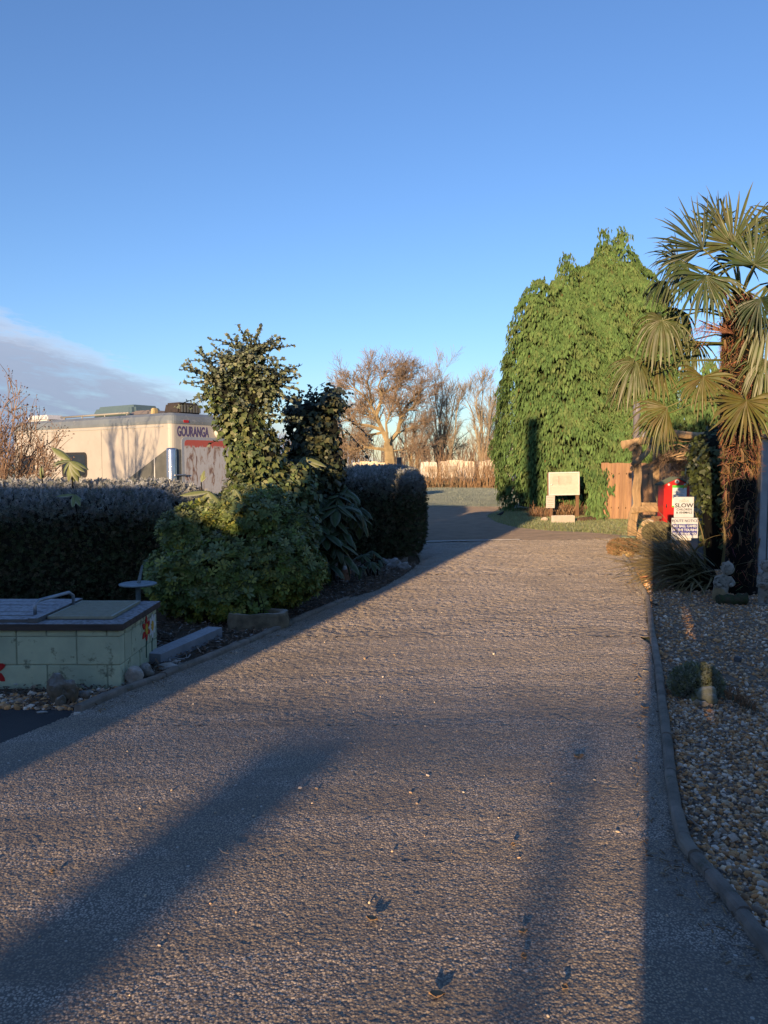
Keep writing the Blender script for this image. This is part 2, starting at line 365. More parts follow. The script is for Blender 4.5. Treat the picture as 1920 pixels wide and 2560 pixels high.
def asphalt_patch(x0, x1, y0, y1, d, amp, off):
    nx, ny = int((x1-x0)/d)+1, int((y1-y0)/d)+1
    X, Y = np.meshgrid(np.linspace(x0, x1, nx), np.linspace(y0, y1, ny))
    h = rng.normal(size=X.shape)
    h = 1.0 - 2.6*rng.uniform(0, 1, X.shape)**1.6; h = (h*4 + np.roll(h, 1, 0) + np.roll(h, 1, 1))/5
    h2 = np.sin(X*1.7+Y*.6)*np.sin(Y*1.3-X*.4)*.003 + np.sin(X*5.1+1)*np.sin(Y*3.7)*.0006
    wv = sum(a_*np.sin(X*fx+Y*fy+ph) for a_, fx, fy, ph in ((.0016, 1.1, 7.3, .3), (.0013, -1.7, 11.2, 2.1), (.0010, 2.9, 15.7, 4.0), (.0014, .6, 4.6, 1.2), (.0007, -3.9, 21.0, .9)))*(.34+.28*np.sin(X*.9+1.3)*np.sin(Y*.5+X*.3))
    Z = amp*np.clip(h, -1.6, 1.6) + h2 + wv*np.clip((Y-2.6)/2.0, 0, 1) + off
    jx = rng.uniform(-.3, .3, X.shape)*d; jy = rng.uniform(-.3, .3, X.shape)*d
    jy[0] = jy[-1] = 0; jx[:, 0] = jx[:, -1] = 0
    ins = inside(drive_poly, (X[:-1, :-1]+X[1:, 1:])/2, (Y[:-1, :-1]+Y[1:, 1:])/2)
    I = np.arange(nx*ny).reshape(ny, nx)
    F = np.stack([I[:-1, :-1], I[:-1, 1:], I[1:, 1:], I[1:, :-1]], -1)[ins]
    V = np.stack([X+jx, Y+jy, Z], -1).reshape(-1, 3)
    used = np.zeros(nx*ny, bool); used[F.ravel()] = True; rm = np.cumsum(used)-1
    return V[used], rm[F], np.ones((used.sum(), 3))
pats = [asphalt_patch(-3.4, 2.4, 1.3, 1.9, .03, .004, .006), asphalt_patch(-2.4, 2.0, 1.9, 3.0, .0080, .0012, .006), asphalt_patch(-3.4, -2.4, 1.9, 3.0, .03, .004, .006),
        asphalt_patch(-3.4, 2.4, 3.0, 4.6, .0105, .0016, .006), asphalt_patch(-3.2, 2.4, 4.6, 7.0, .0135, .0027, .006), asphalt_patch(-2.4, 4.5, 7.0, 11.0, .020, .0056, .006), asphalt_patch(-1.0, 6.0, 11.0, 17.2, .032, .0095, .006)]
V, F, C = merge(pats)
struct(np_obj('driveway', V, F, asphalt))
cs_ = [gr(1000, 1362, .012), gr(1300, 1356, .012), gr(1300, 1348, .012), gr(1000, 1352, .012)]
struct(sheet('concrete_strip', [p[:2] for p in [gr(1020, 1359), gr(1120, 1356), gr(1300, 1351.5), gr(1300, 1350), gr(1100, 1353), gr(1010, 1355)]], 0.022, pm('frosted_concrete', (0.40, 0.385, 0.36), (0.30, 0.285, 0.265), 6, 0.8, 0.4, 60)))

kerb_m = pm('kerb_concrete', (0.27, 0.24, 0.20), (0.16, 0.145, 0.12), 8, 0.9, 0.5, 70, spots=((0.09, 0.10, 0.06), 9, 0.58, 0.6), attr=True)
def kerb(name, pts, wd, ht, seg, side, label):
    root = bpy.data.objects.new(name, None); COL.objects.link(root); root['kind'] = 'structure'; root['label'] = label; ORG[root.name] = Vector((0, 0, 0))
    for a, b in zip(pts[:-1], pts[1:]):
        a = Vector((a.x, a.y, 0)); b = Vector((b.x, b.y, 0)); ln = (b-a).length; k = max(1, round(ln/seg)); d = (b-a)/ln; q = Vector((d.y, -d.x, 0))*side
        for i in range(k):
            p0 = a + d*(ln*i/k + .003); p1 = a + d*(ln*(i+1)/k - .003); dz = random.uniform(-.006, .006); t = q*random.uniform(-.005, .005)
            prof = [(0, -.05), (0, ht-.014), (.010, ht-.003), (wd*.5, ht), (wd-.010, ht-.003), (wd, ht-.014), (wd, -.05)]
            m = MB(); n = len(prof); V = []
            ns = max(2, int(ln/k/.12))
            for j in range(ns+1):
                pj = p0.lerp(p1, j/ns)
                for x, z in prof: V.append(pj + t + q*(x + random.uniform(-.002, .002)) + Vector((0, 0, z+dz+random.uniform(-.002, .0015))))
            Fq = [(j*n+i2, j*n+i2+1, (j+1)*n+i2+1, (j+1)*n+i2) for j in range(ns) for i2 in range(n-1)]
            Fq += [tuple(range(n)), tuple(ns*n+i2 for i2 in range(n))[::-1]]
            s_ = random.uniform(.8, 1.12); m.add(V, Fq, (s_, s_*random.uniform(.96, 1), s_*.97)); m.build('kerb_stone', kerb_m, root)
    return root
kerb('gravel_kerb', RK[::-1], .055, .050, .91, -1, 'grey concrete edging between the drive and the gravel bed')
kerb('border_kerb', LK, .07, .045, .91, 1, 'weathered concrete edging along the shaded planting bed')

# pebbles, mulch and loose bits
ICO_V, ICO_F = None, None
bm = bmesh.new(); bmesh.ops.create_icosphere(bm, subdivisions=1, radius=1); ICO_V = A([v.co for v in bm.verts]); ICO_F = A([[v.index for v in f.verts] for f in bm.faces]); bm.free()
OCT_V = A([(1, 0, 0), (0, 1, 0), (-1, 0, 0), (0, -1, 0), (0, 0, 1), (0, 0, -1)]); OCT_F = A([(0, 1, 4), (1, 2, 4), (2, 3, 4), (3, 0, 4), (1, 0, 5), (2, 1, 5), (3, 2, 5), (0, 3, 5)])
PEB = A([(.36, .20, .09), (.44, .27, .13), (.26, .16, .09), (.34, .30, .26), (.50, .45, .40), (.15, .13, .12), (.32, .23, .15), (.45, .36, .26), (.24, .19, .15), (.40, .24, .12), (.30, .18, .10)])
def pebbles(P, size, zoff, tv, tf, pal, wts=None, flat=(0.4, 0.75)):
    n = len(P)
    d = rdir(n, (0, 0, 0)); d[:, 2] *= .25; nr = rdir(n, (0, 0, 3.0))
    S = np.stack([size*rng.uniform(.65, 1.0, n), size*rng.uniform(.9, 1.35, n), size*rng.uniform(*flat, n)], -1)
    C = pal[rng.choice(len(pal), n, p=wts)]*rng.uniform(.7, 1.2, (n, 1))
    Q = P.copy(); Q[:, 2] = zoff + S[:, 2]*rng.uniform(.1, .75, n)
    return inst(tv, tf, Q, frames(d, nr), S, C)
def sample_poly(poly, n, x0, x1, y0, y1):
    out = []
    while sum(map(len, out)) < n:
        X = rng.uniform(x0, x1, n*2); Y = rng.uniform(y0, y1, n*2); k = inside(poly, X, Y); out.append(np.stack([X[k], Y[k], np.zeros(k.sum())], -1))
    return np.concatenate(out)[:n]
gb_in = [(p.x+.066, p.y) for p in RK]
gpoly = [(gb_in[0][0], 1.0)] + gb_in + [(5.6, 12.5), (7, 9), (7, 1.0)]
pn = sample_poly(gpoly, 5200, 1.0, 2.1, 1.9, 3.1); pm2 = np.concatenate([sample_poly(gpoly, 15000, 1.1, 3.2, 3.1, 5.4), sample_poly(gpoly, 3500, 2.1, 3.4, 1.9, 3.1), sample_poly(gpoly, 3500, 3.2, 4.6, 3.1, 5.4)]); pf = sample_poly(gpoly, 17000, 1.9, 5.8, 5.4, 11.5)
pp = [pebbles(pn, rng.gamma(5, .0017, len(pn))+.002, 0.0, ICO_V, ICO_F, PEB), pebbles(pm2, rng.gamma(5, .0018, len(pm2))+.002, 0.0, OCT_V, OCT_F, PEB), pebbles(pf, rng.gamma(6, .0018, len(pf))+.003, 0.0, OCT_V, OCT_F, PEB)]
V, F, C = merge(pp); o = np_obj('gravel', V, F, pebble, col=C, smooth=True); struct(o, 'stuff', 'brown and grey pea gravel covering the bed right of the drive')
CHIP_V = A([(-.5, -1, 0), (.5, -.8, .1), (.4, 1, 0), (-.45, .8, .12), (0, 0, .22)]); CHIP_F = A([(0, 1, 4), (1, 2, 4), (2, 3, 4), (3, 0, 4)])
lb = [(p.x-.01, p.y) for p in LK + LM[1:-1]]
mpoly = lb + [(p[0]-1.3, p[1]+.15) for p in lb[::-1]]
pm_ = sample_poly(mpoly, 9000, -4, 1.2, 4.6, 13)
n = len(pm_); MUL = A([(.20, .13, .085), (.12, .085, .06), (.30, .22, .16), (.42, .40, .38), (.16, .14, .12)])
pm_[:, 2] = rng.uniform(0.0, .03, n)
mu = inst(CHIP_V, CHIP_F, pm_, frames(rdir(n)*A((1, 1, .3)), rdir(n, (0, 0, 2.2))), np.stack([rng.uniform(.006, .018, n), rng.uniform(.01, .04, n), rng.uniform(.01, .03, n)], -1), MUL[rng.choice(5, n, p=[.3, .3, .2, .1, .1])])
V, F, C = merge([mu]); o = np_obj('bark_mulch', V, F, chip, col=C); struct(o, 'stuff', 'frosted brown bark mulch strip beside the left kerb')
sp_ = [tuple(gr(0, 1772)[:2]), tuple(gr(180, 1775)[:2]), tuple(gr(300, 1732)[:2]), tuple(gr(290, 1725)[:2]), tuple(gr(0, 1742)[:2]), (-3.9, 5.3), (-3.9, 5.0)]
ps = sample_poly(sp_, 1500, -4, -1.7, 4.7, 5.5)
V, F, C = merge([pebbles(ps, rng.gamma(6, .0025, len(ps))+.002, 0, ICO_V, ICO_F, PEB)]); o = np_obj('shingle', V, F, pebble, col=C, smooth=True); struct(o, 'stuff', 'narrow strip of shingle at the foot of the green block bin')
# grit on the drive
gp = sample_poly(drive_poly, 900, -3, 6, 1.6, 15)
k = rng.uniform(size=len(gp)) < np.clip(2.2/gp[:, 1], .15, 1); gp = gp[k]
V, F, C = merge([pebbles(gp, rng.gamma(3, .0011, len(gp))+.0015, .007, ICO_V, ICO_F, A([(.42, .36, .28), (.35, .26, .18), (.25, .2, .16), (.45, .41, .36)]))])
o = np_obj('grit', V, F, pebble, col=C, smooth=True); struct(o, 'stuff', 'loose grit scattered over the tarmac drive')
# leaf litter collecting along the kerbs and under the palm
def along(pts, n, off0, off1):
    out = []
    for _ in range(n):
        i = random.randrange(len(pts)-1); a, b = pts[i], pts[i+1]; d = (b-a).normalized(); q = Vector((d.y, -d.x, 0)); p = a.lerp(b, random.random()) + q*random.uniform(off0, off1)**1; out.append((p.x, p.y, random.uniform(.008, .02)))
    return A(out)
lt = np.concatenate([along([Vector((p.x, p.y, 0)) for p in RK[::-1]], 420, .0, .16), along([Vector((p.x, p.y, 0)) for p in LK + LM[1:-1]], 380, .0, .22), np.stack([rng.normal(3.6, .7, 420), rng.normal(8.6, .8, 420), rng.uniform(.015, .04, 420)], -1)])
n = len(lt); LIT = A([(.30, .20, .11), (.22, .15, .09), (.38, .30, .20), (.16, .12, .08), (.44, .38, .30)])
V, F, C = merge([inst(CHIP_V, CHIP_F, lt, frames(rdir(n)*A((1, 1, .25)), rdir(n, (0, 0, 2.0))), np.stack([rng.uniform(.003, .009, n), rng.uniform(.006, .024, n), rng.uniform(.005, .012, n)], -1), LIT[rng.choice(5, n)])])
struct(np_obj('leaf_litter', V, F, chip, col=C), 'stuff', 'brown leaf litter and bark scraps gathered along the kerbs')
# grass
BL_V = A([(-.5, 0, 0), (.5, 0, 0), (.12, .18, .62), (0, .45, 1.0)]); BL_F = A([(0, 1, 2), (0, 2, 3)])
def blades(P, h, wd, cols, wts=None):
    n = len(P); a = rng.uniform(0, 2*PI, n); s = np.stack([np.cos(a), np.sin(a), np.zeros(n)], -1); f = np.stack([-np.sin(a), np.cos(a), np.zeros(n)], -1)
    Rm = np.stack([s, f, np.tile(A((0, 0, 1)), (n, 1))], -1)
    S = np.stack([np.full(n, wd), h*.8, h], -1)
    return inst(BL_V, BL_F, P, Rm, S, cols[rng.choice(len(cols), n, p=wts)]*rng.uniform(.75, 1.2, (n, 1)))
GR = A([(.27, .33, .12), (.33, .39, .17), (.40, .43, .27), (.36, .33, .16)])
vp = [p[:2] for p in (gr(1590, 1339), gr(1480, 1330), gr(1370, 1325), gr(1290, 1317), gr(1240, 1304), gr(1218, 1290), gr(1260, 1276), gr(1300, 1270), gr(1640, 1280), gr(1620, 1330))]
P = sample_poly(vp, 42000, 2, 11, 15, 30); P[:, 2] = -.02
V, F, C = merge([blades(P, rng.uniform(.03, .09, len(P)), .012, GR)]); struct(np_obj('verge_grass', V, F, leaf, col=C), 'stuff', 'short frosted grass verge in front of the conifer and notice board')
fp = [(-6, 28.2), (5.5, 28.2), (7.5, 31), (18, 56), (-8, 56)]
P = sample_poly(fp, 45000, -8, 18, 28, 56); P[:, 2] = -.02
V, F, C = merge([blades(P, rng.uniform(.02, .045, len(P)), .014, A([(.38, .43, .30), (.42, .46, .35), (.45, .48, .39)]))]); struct(np_obj('field_grass', V, F, leaf, col=C), 'stuff', 'frost whitened grass of the open field')
# ------------------------------------------------------------------ vegetation helpers
def sprig_template(k=5, ln=1.0, wd=.26, spread=.9):
    """a twig along +y with k small leaves"""
    V = []; F = []
    for i in range(k):
        y = i/(k)*.75; s = 1 if i % 2 else -1; a = spread*s*(1-.5*i/k); b = len(V)
        d = A((math.sin(a), math.cos(a), .18)); q = A((math.cos(a), -math.sin(a), .1*s)); o_ = A((0, y, .05*math.sin(i*2)))
        l_ = .5*ln*(1-.25*i/k); V += [o_, o_+d*l_*.5+q*wd*.5, o_+d*l_, o_+d*l_*.5-q*wd*.5]; F.append((b, b+1, b+2, b+3))
    b = len(V); V += [(-.02, -.3, -.02), (.02, -.3, -.02), (.015, .8, 0), (-.015, .8, 0)]; F.append((b, b+1, b+2, b+3))
    return A(V), A(F)
def rosette_template(k=7):
    V = []; F = []
    for i in range(k):
        a = 2*PI*i/k + .3*(i % 2); up = .35 + .25*(i % 3); b = len(V)
        d = A((math.cos(a), math.sin(a), up)); d /= np.linalg.norm(d); q = A((-math.sin(a), math.cos(a), 0))
        V += [d*.05, d*.6+q*.2-A((0, 0, .03)), d*1.0-A((0, 0, .12)), d*.6-q*.2-A((0, 0, .03))]; F.append((b, b+1, b+2, b+3))
    return A(V), A(F)
IVY_V = A([(0, 0, 0), (.42, .12, .06), (.5, .45, .02), (.2, .62, .08), (0, 1.0, -.05), (-.2, .62, .08), (-.5, .45, .02), (-.42, .12, .06), (0, .4, .0)])
IVY_F = A([(0, 1, 8), (1, 2, 8), (2, 3, 8), (3, 4, 8), (4, 5, 8), (5, 6, 8), (6, 7, 8), (7, 0, 8)])
SPR_V, SPR_F = sprig_template(); ROS_V, ROS_F = rosette_template()
def spray_template(k=5):
    V = []; F = []
    for i in range(k):
        a = (i/(k-1)-.5)*.7; l_ = (1.0-.5*abs(a)/.35)*(1 if i % 2 else .85); w_ = .060; b = len(V)
        p = [A((math.sin(a)*l_*t*(1-.35*t), math.cos(a)*l_*t, .10*t-.30*t*t-.10*abs(a)+.05*math.sin(i*2.4)*t)) for t in (0.0, .5, 1.0)]
        q = A((math.cos(a), -math.sin(a), .6*math.sin(i*3)))
        V += [p[0], p[1]+q*w_, p[2], p[1]-q*w_]; F += [(b, b+1, b+2), (b, b+2, b+3)]
    return A(V), A(F)
SPRAY_V, SPRAY_F = spray_template()
CAMP = A((0, 0, EYE))

def hedge(name, label, x0, x1, y0, y1, ztop, n, size, dome, seed, base_cols, frost_amt, yaw=0.0, sag=0.0):
    cx, cy = (x0+x1)/2, (y0+y1)/2; hx, hy = (x1-x0)/2, (y1-y0)/2
    root = thing(name, label, 'hedge', (cx, cy, 0))
    pe = 5.0
    def surf(nn):
        out = []; no = []
        while len(out) < nn:
            m = nn*2
            face = rng.choice(4, m, p=[.40, .36, .12, .12]); a = rng.uniform(-1, 1, m); b = rng.uniform(-1, 1, m)
            P = np.zeros((m, 3))
            P[face == 0] = np.stack([a, b, np.ones(m)], -1)[face == 0]
            P[face == 1] = np.stack([a, -np.ones(m), b], -1)[face == 1]
            P[face == 2] = np.stack([np.ones(m), a, b], -1)[face == 2]
            P[face == 3] = np.stack([-np.ones(m), a, b], -1)[face == 3]
            l_ = (np.abs(P)**pe).sum(-1)**(1/pe); P = P/l_[:, None]
            Nn = nrm(np.sign(P)*np.abs(P)**(pe-1)); out.append(P); no.append(Nn); 
            if sum(map(len, out)) >= nn: break
        return np.concatenate(out)[:nn], np.concatenate(no)[:nn]
    P, Nn = surf(n)
    def place(P, inset=0.0):
        Q = P.copy()*(1-inset); z = (Q[:, 2]+1)/2
        fr = (P[:, 1]+1)/2                        # 0 front .. 1 back
        lump = np.array([mnoise.noise(Vector((p[0]*hx*1.3+seed, p[1]*hy*1.3, p[2]*1.1))) for p in P])
        X = cx + Q[:, 0]*hx*(1+.03*lump); Y = cy + Q[:, 1]*hy*(1+.10*lump)
        Z = z*(ztop - dome*(1-fr)**1.5 - sag*(P[:, 0]+1)/2 + .05*lump)
        c_, s_ = math.cos(yaw), math.sin(yaw)
        return np.stack([cx+(X-cx)*c_-(Y-cy)*s_, cy+(X-cx)*s_+(Y-cy)*c_, Z], -1)
    W = place(P); c_, s_ = math.cos(yaw), math.sin(yaw); Nw = np.stack([Nn[:, 0]*c_-Nn[:, 1]*s_, Nn[:, 0]*s_+Nn[:, 1]*c_, Nn[:, 2]], -1)
    d = nrm(Nw + rng.normal(size=W.shape)*.75 + A((0, 0, .25))); nn = nrm(Nw + rng.normal(size=W.shape)*.6 + A((0, 0, .6)))
    C = base_cols[rng.choice(len(base_cols), n)]*rng.uniform(.6, 1.25, (n, 1))
    hgt = np.clip((W[:, 2]/ztop-.62)/.33, 0, 1); fz = np.clip(hgt*(.35+.65*np.clip(Nw[:, 2]+.35, 0, 1)), 0, 1)*frost_amt*rng.uniform(.3, 1.15, n); fz = np.clip(fz, 0, .95)[:, None]
    C = C*(1-fz) + A(FROST)*fz
    W = W - Nw*rng.uniform(0, .06, (n, 1))
    V, F, C = inst(SPR_V, SPR_F, W, frames(d, nn), size*rng.uniform(.6, 1.3, n), C)
    np_obj('foliage', V, F, leaf_dull, root, C)
    # the dense inside of the hedge: a closed box of twigs
    bm = bmesh.new(); bmesh.ops.create_cube(bm, size=2); bmesh.ops.subdivide_edges(bm, edges=bm.edges[:], cuts=9, use_grid_fill=True)
    Pc = A([v.co for v in bm.verts]); Fc = [[v.index for v in f.verts] for f in bm.faces]; bm.free()
    l_ = (np.abs(Pc)**pe).sum(-1)**(1/pe); Pc = Pc/l_[:, None]
    np_obj('twig_core', place(Pc, .075), A(Fc), MATS['hedge_core'], root, smooth=True)
    return root
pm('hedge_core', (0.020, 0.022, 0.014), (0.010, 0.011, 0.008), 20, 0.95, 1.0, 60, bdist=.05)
YEW = A([(.075, .095, .045), (.09, .115, .052), (.11, .105, .06), (.06, .08, .04), (.13, .11, .065)])
hedge('clipped_hedge', 'long dark clipped hedge with frosted top behind the green block bin', -7.2, -2.05, 8.3, 9.8, 1.46, 21000, .066, .28, 1, YEW, .82)
hedge('clipped_hedge', 'rounded end block of dark clipped hedge beside the far end of the drive', -1.35, .70, 12.3, 13.9, 1.60, 11000, .076, .20, 5, YEW, .72, R(-6))

hedge('clipped_hedge', 'frosted hedge stretch running back behind the rounded hedge block', -3.3, -.75, 14.6, 18.6, 1.52, 4500, .12, .1, 9, YEW, .85)

def crown_blob(blobs, n, jitter):
    """points with outward normals on a union of ellipsoids [(c, r)]"""
    Ps = []; Ns = []
    ar = A([r[0]*r[2] + r[1]*r[2] + r[0]*r[1] for c, r in blobs]); cnt = (ar/ar.sum()*n*1.8).astype(int)
    for (c, r), m in zip(blobs, cnt):
        u = rdir(m); P = A(c) + u*A(r); Ps.append(P); Ns.append(nrm(u/A(r)))
    P = np.concatenate(Ps); Nn = np.concatenate(Ns); ok = np.ones(len(P), bool)
    for c, r in blobs: ok &= (((P-A(c))/A(r))**2).sum(-1) > .86
    P, Nn = P[ok], Nn[ok]
    lump = np.array([mnoise.noise(Vector(p*2.2)) for p in P]); P = P + Nn*(lump*jitter)[:, None]
    return P, Nn
def face_cam(P, Nn, lim=-.35): return (Nn*nrm(CAMP-P)).sum(-1) > lim

# ------------------------------------------------------------------ choisya (frosted evergreen shrub)
def rosette_shrub(name, label, blobs, n, size, cols, fcol, frost, stem_base):
    root = thing(name, label, 'shrub', stem_base)
    P, Nn = crown_blob(blobs, n, .16); k = P[:, 2] > .03; P, Nn = P[k], Nn[k]; m = len(P)
    P = P - Nn*(rng.uniform(0, 1, (m, 1))**2*.16)
    ax = nrm(Nn + A((0, 0, .7)) + rng.normal(size=(m, 3))*.35)
    fr = frames(np.cross(ax, rdir(m)), ax)
    C = cols[rng.choice(len(cols), m)]*rng.uniform(.65, 1.25, (m, 1))
    f = np.clip((Nn[:, 2]*.7+.35), 0, 1)*frost*rng.uniform(0, 1.1, m); f = np.clip(f, 0, .8)[:, None]; C = C*(1-f) + A(fcol)*f
    V, F, C = inst(ROS_V, ROS_F, P, fr, size*rng.uniform(.7, 1.35, m), C)
    np_obj('foliage', V, F, leaf, root, C)
    sb = Vector(stem_base); m_ = MB()
    for i in range(11):
        c, r = random.choice(blobs); tip = Vector(c) + Vector((random.uniform(-.6, .6)*r[0], random.uniform(-.6, .6)*r[1], random.uniform(0, .5)*r[2]))
        b = sb + Vector((random.uniform(-.25, .25), random.uniform(-.2, .2), 0)); mid = b.lerp(tip, .5) + Vector((random.uniform(-.1, .1), random.uniform(-.1, .1), .05))
        m_.tube([b, mid, tip], [.014, .01, .005], 5)
    m_.build('stems', bark, root); return root
CH = A([(.13, .19, .04), (.18, .245, .045), (.30, .31, .055), (.10, .15, .035)])
rosette_shrub('evergreen_shrub', 'broad rounded shrub of frosted green leaf rosettes under the ivy column',
    [((-1.62, 7.95, .55), (.66, .55, .48)), ((-2.12, 7.9, .45), (.42, .45, .40)), ((-1.08, 7.95, .55), (.42, .45, .46)), ((-2.05, 7.9, .92), (.32, .35, .32)), ((-1.45, 8.0, 1.05), (.44, .4, .32)), ((-1.72, 7.85, .28), (.65, .48, .30)), ((-1.0, 8.0, .85), (.28, .3, .28)), ((-1.8, 7.95, 1.02), (.3, .3, .30))],
    6400, .060, CH, (.55, .60, .48), .34, (-1.6, 8.1, 0))

# ------------------------------------------------------------------ ivy columns
def ivy(name, label, blobs, n, lsize, cols, trunk, trails, frost=.25, core=True):
    root = thing(name, label, 'ivy', trunk[0])
    P, Nn = crown_blob(blobs, n, .12); k = P[:, 2] > .05; P, Nn = P[k], Nn[k]; m = len(P)
    P = P + Nn*rng.uniform(-.10, .05, (m, 1))
    d = nrm(A((0, 0, -1.0)) + Nn*.55 + rng.normal(size=(m, 3))*.45); nn = nrm(Nn + A((0, 0, .35)) + rng.normal(size=(m, 3))*.45)
    C = cols[rng.choice(len(cols), m)]*rng.uniform(.55, 1.3, (m, 1))
    f = np.clip(Nn[:, 2]*.8+.15, 0, 1)*frost*rng.uniform(0, 1, m)*np.clip((P[:, 2]-1.2)/1.5, .2, 1.2)*.6; f = np.clip(f, 0, .32)[:, None]; C = C*(1-f)+A(FROST)*f
    tz = np.clip((P[:, 2]-2.1)/.5, 0, 1)*(1 if frost > .4 else 0); parts = [inst(IVY_V, IVY_F, P, frames(nrm(d*(1-.8*tz[:, None])+rng.normal(size=(m, 3))*tz[:, None]), nn), lsize*rng.uniform(.55, 1.3, m)*(1-.42*tz), C)]
    mbt = MB()
    for p0, dr, ln in trails:        # leafy shoots standing out of the outline
        p0 = A(p0); dr = nrm(A(dr)); t = np.linspace(0, 1, max(5, int(ln/.022)))
        Q = p0 + dr*(t*ln)[:, None] + A((0, 0, -1))*(t**2*ln*.18)[:, None]; m = len(Q)
        mbt.tube([Vector(q) for q in Q[::4]] + [Vector(Q[-1])], [.005]*(len(Q[::4])) + [.002], 4, cap=False)
        Cc = cols[rng.choice(len(cols), m)]*rng.uniform(.6, 1.2, (m, 1)); Cc = Cc*.8+A(FROST)*.14
        parts.append(inst(IVY_V, IVY_F, Q, frames(nrm(rng.normal(size=(m, 3))+dr*.5), rdir(m, (0, -.5, .8))), lsize*rng.uniform(.4, .8, m), Cc))
    V, F, C = merge(parts); np_obj('leaves', V, F, leaf_gloss, root, C)
    if trails: mbt.build('shoots', bark, root)
    tb = MB()
    for c, r in blobs: tb.rock(c, [x*.80 for x in r], seed=c[2], sub=3, amp=.15)
    tb.build('dead_growth', MATS['hedge_core'], root)
    MB().tube(trunk, [.16, .15, .12][:len(trunk)], 9, wob=.15).build('trunk', bark, root)
    return root
IV = A([(.10, .145, .05), (.135, .185, .06), (.165, .20, .07), (.22, .235, .10), (.08, .115, .045)])
Y = 9.2
def b3(px, py, Y, rx, rz, ry=None): p = at(px, py, Y); return ((p.x, p.y, p.z), (rx, ry or rx, rz))
tr = []
for i in range(250):
    cpx, cpy, rr = random.choice([(612, 930, .28), (575, 978, .26), (648, 978, .26), (555, 955, .16), (672, 962, .15), (605, 905, .15), (635, 885, .12), (612, 925, .28), (640, 1060, .2)])
    c = at(cpx, cpy, Y); u = rdir(1)[0]; u[1] = -abs(u[1])*.7; u[2] = u[2]*.8+.1; p = A(c)+u*rr*.9
    tr.append((tuple(p), (u[0]*1.3+.15, u[1]*.8, u[2]*.7+random.uniform(.0, .45)), random.uniform(.10, .28) if random.random() < .75 else random.uniform(.28, .48)))
tr += [(tuple(at(530, 950, Y)), (-1, 0, .55), .42), (tuple(at(520, 990, Y)), (-1, 0, -.15), .42), (tuple(at(690, 965, Y)), (1, 0, -.05), .34), (tuple(at(640, 880, Y)), (.9, 0, .6), .30), (tuple(at(560, 890, Y)), (-.6, 0, .7), .25)]
ivy('ivy_column', 'tall bushy ivy covered stump with frosted shoots rising above the hedge',
    [b3(610, 935, Y, .24, .22), b3(575, 980, Y, .24, .20), b3(645, 980, Y, .24, .20), b3(555, 955, Y, .15, .14), b3(672, 962, Y, .15, .13), b3(605, 905, Y, .15, .14), b3(635, 885, Y, .11, .12), b3(545, 990, Y, .13, .12), b3(606, 1045, Y, .27, .34), b3(624, 1105, Y, .25, .34), b3(648, 1165, Y, .29, .36), b3(668, 1240, Y, .46, .40), b3(690, 1330, Y, .5, .5), b3(740, 1215, Y+.1, .26, .28)],
    7600, .074, IV, [(-1.35, 9.25, 0), (-1.45, 9.25, 1.4), (-1.75, 9.25, 2.6)], tr, .55)
Y = 10.4
tr = [(tuple(at(850, 1035, Y)), (.9, 0, -.55), .55), (tuple(at(845, 990, Y)), (.8, 0, .3), .2), (tuple(at(860, 1070, Y)), (.8, 0, -.8), .5), (tuple(at(745, 1010, Y)), (-.5, 0, .7), .25), (tuple(at(735, 1030, Y)), (-.9, 0, .2), .25), (tuple(at(770, 990, Y)), (.2, 0, 1), .16)]
for i in range(16): tr.append((tuple(at(random.uniform(740, 860), random.uniform(1000, 1060), Y)), (random.uniform(-1, 1), random.uniform(-.6, .2), random.uniform(.1, .8)), random.uniform(.1, .28)))
ivy('ivy_stump', 'ivy clad stump in shade darkened leaf colours with a knobbly top right of the tall ivy column',
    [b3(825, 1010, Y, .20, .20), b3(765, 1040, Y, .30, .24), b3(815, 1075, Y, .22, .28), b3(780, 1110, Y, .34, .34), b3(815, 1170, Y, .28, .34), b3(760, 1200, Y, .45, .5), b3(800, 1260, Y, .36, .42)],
    3000, .078, A([(.035, .05, .025), (.05, .068, .03), (.06, .075, .035), (.10, .10, .04)]), [(-.85, 10.45, 0), (-.85, 10.45, 1.3), (-.78, 10.4, 2.4)], tr, .3)  # leaf palette darkened for the shade of the tall ivy column

# ------------------------------------------------------------------ large drooping leaves
def big_leaf_mesh(name, ln, wd, fold, droop, col, edge):
    n = 7; V = []; C = []
    for i in range(n):
        t = i/(n-1); w_ = wd*math.sin(PI*min(1, .06+t*.94))**.75*(1-.15*t); y = ln*(math.sin(droop*t)/droop if droop else t); z = -ln*(1-math.cos(droop*t))/droop if droop else 0
        V += [(-w_, y, z-fold*w_), (-w_*.5, y, z-fold*w_*.45+.004), (0, y, z+.002), (w_*.5, y, z-fold*w_*.45+.004), (w_, y, z-fold*w_)]
        C += [edge, col, [c*1.25 for c in col], col, edge]
    F = [(i*5+k, i*5+k+1, i*5+k+6, i*5+k+5) for i in range(n-1) for k in range(4)]
    me = mesh_np(name, V, A(F), A(C), True); me.materials.append(leaf); return me
LEAFM = [big_leaf_mesh('big_leaf', 1, .17, .5, 1.1, (.045, .075, .028), (.13, .16, .11)), big_leaf_mesh('big_leaf', 1, .15, .7, 1.5, (.038, .065, .028), (.11, .14, .10)), big_leaf_mesh('big_leaf', 1, .19, .35, .7, (.06, .09, .03), (.16, .18, .12))]
PALE = [big_leaf_mesh('pale_leaf', 1, .15, .6, 1.2, (.15, .19, .075), (.34, .37, .26)), big_leaf_mesh('pale_leaf', 1, .18, .5, .6, (.20, .23, .09), (.38, .40, .28))]
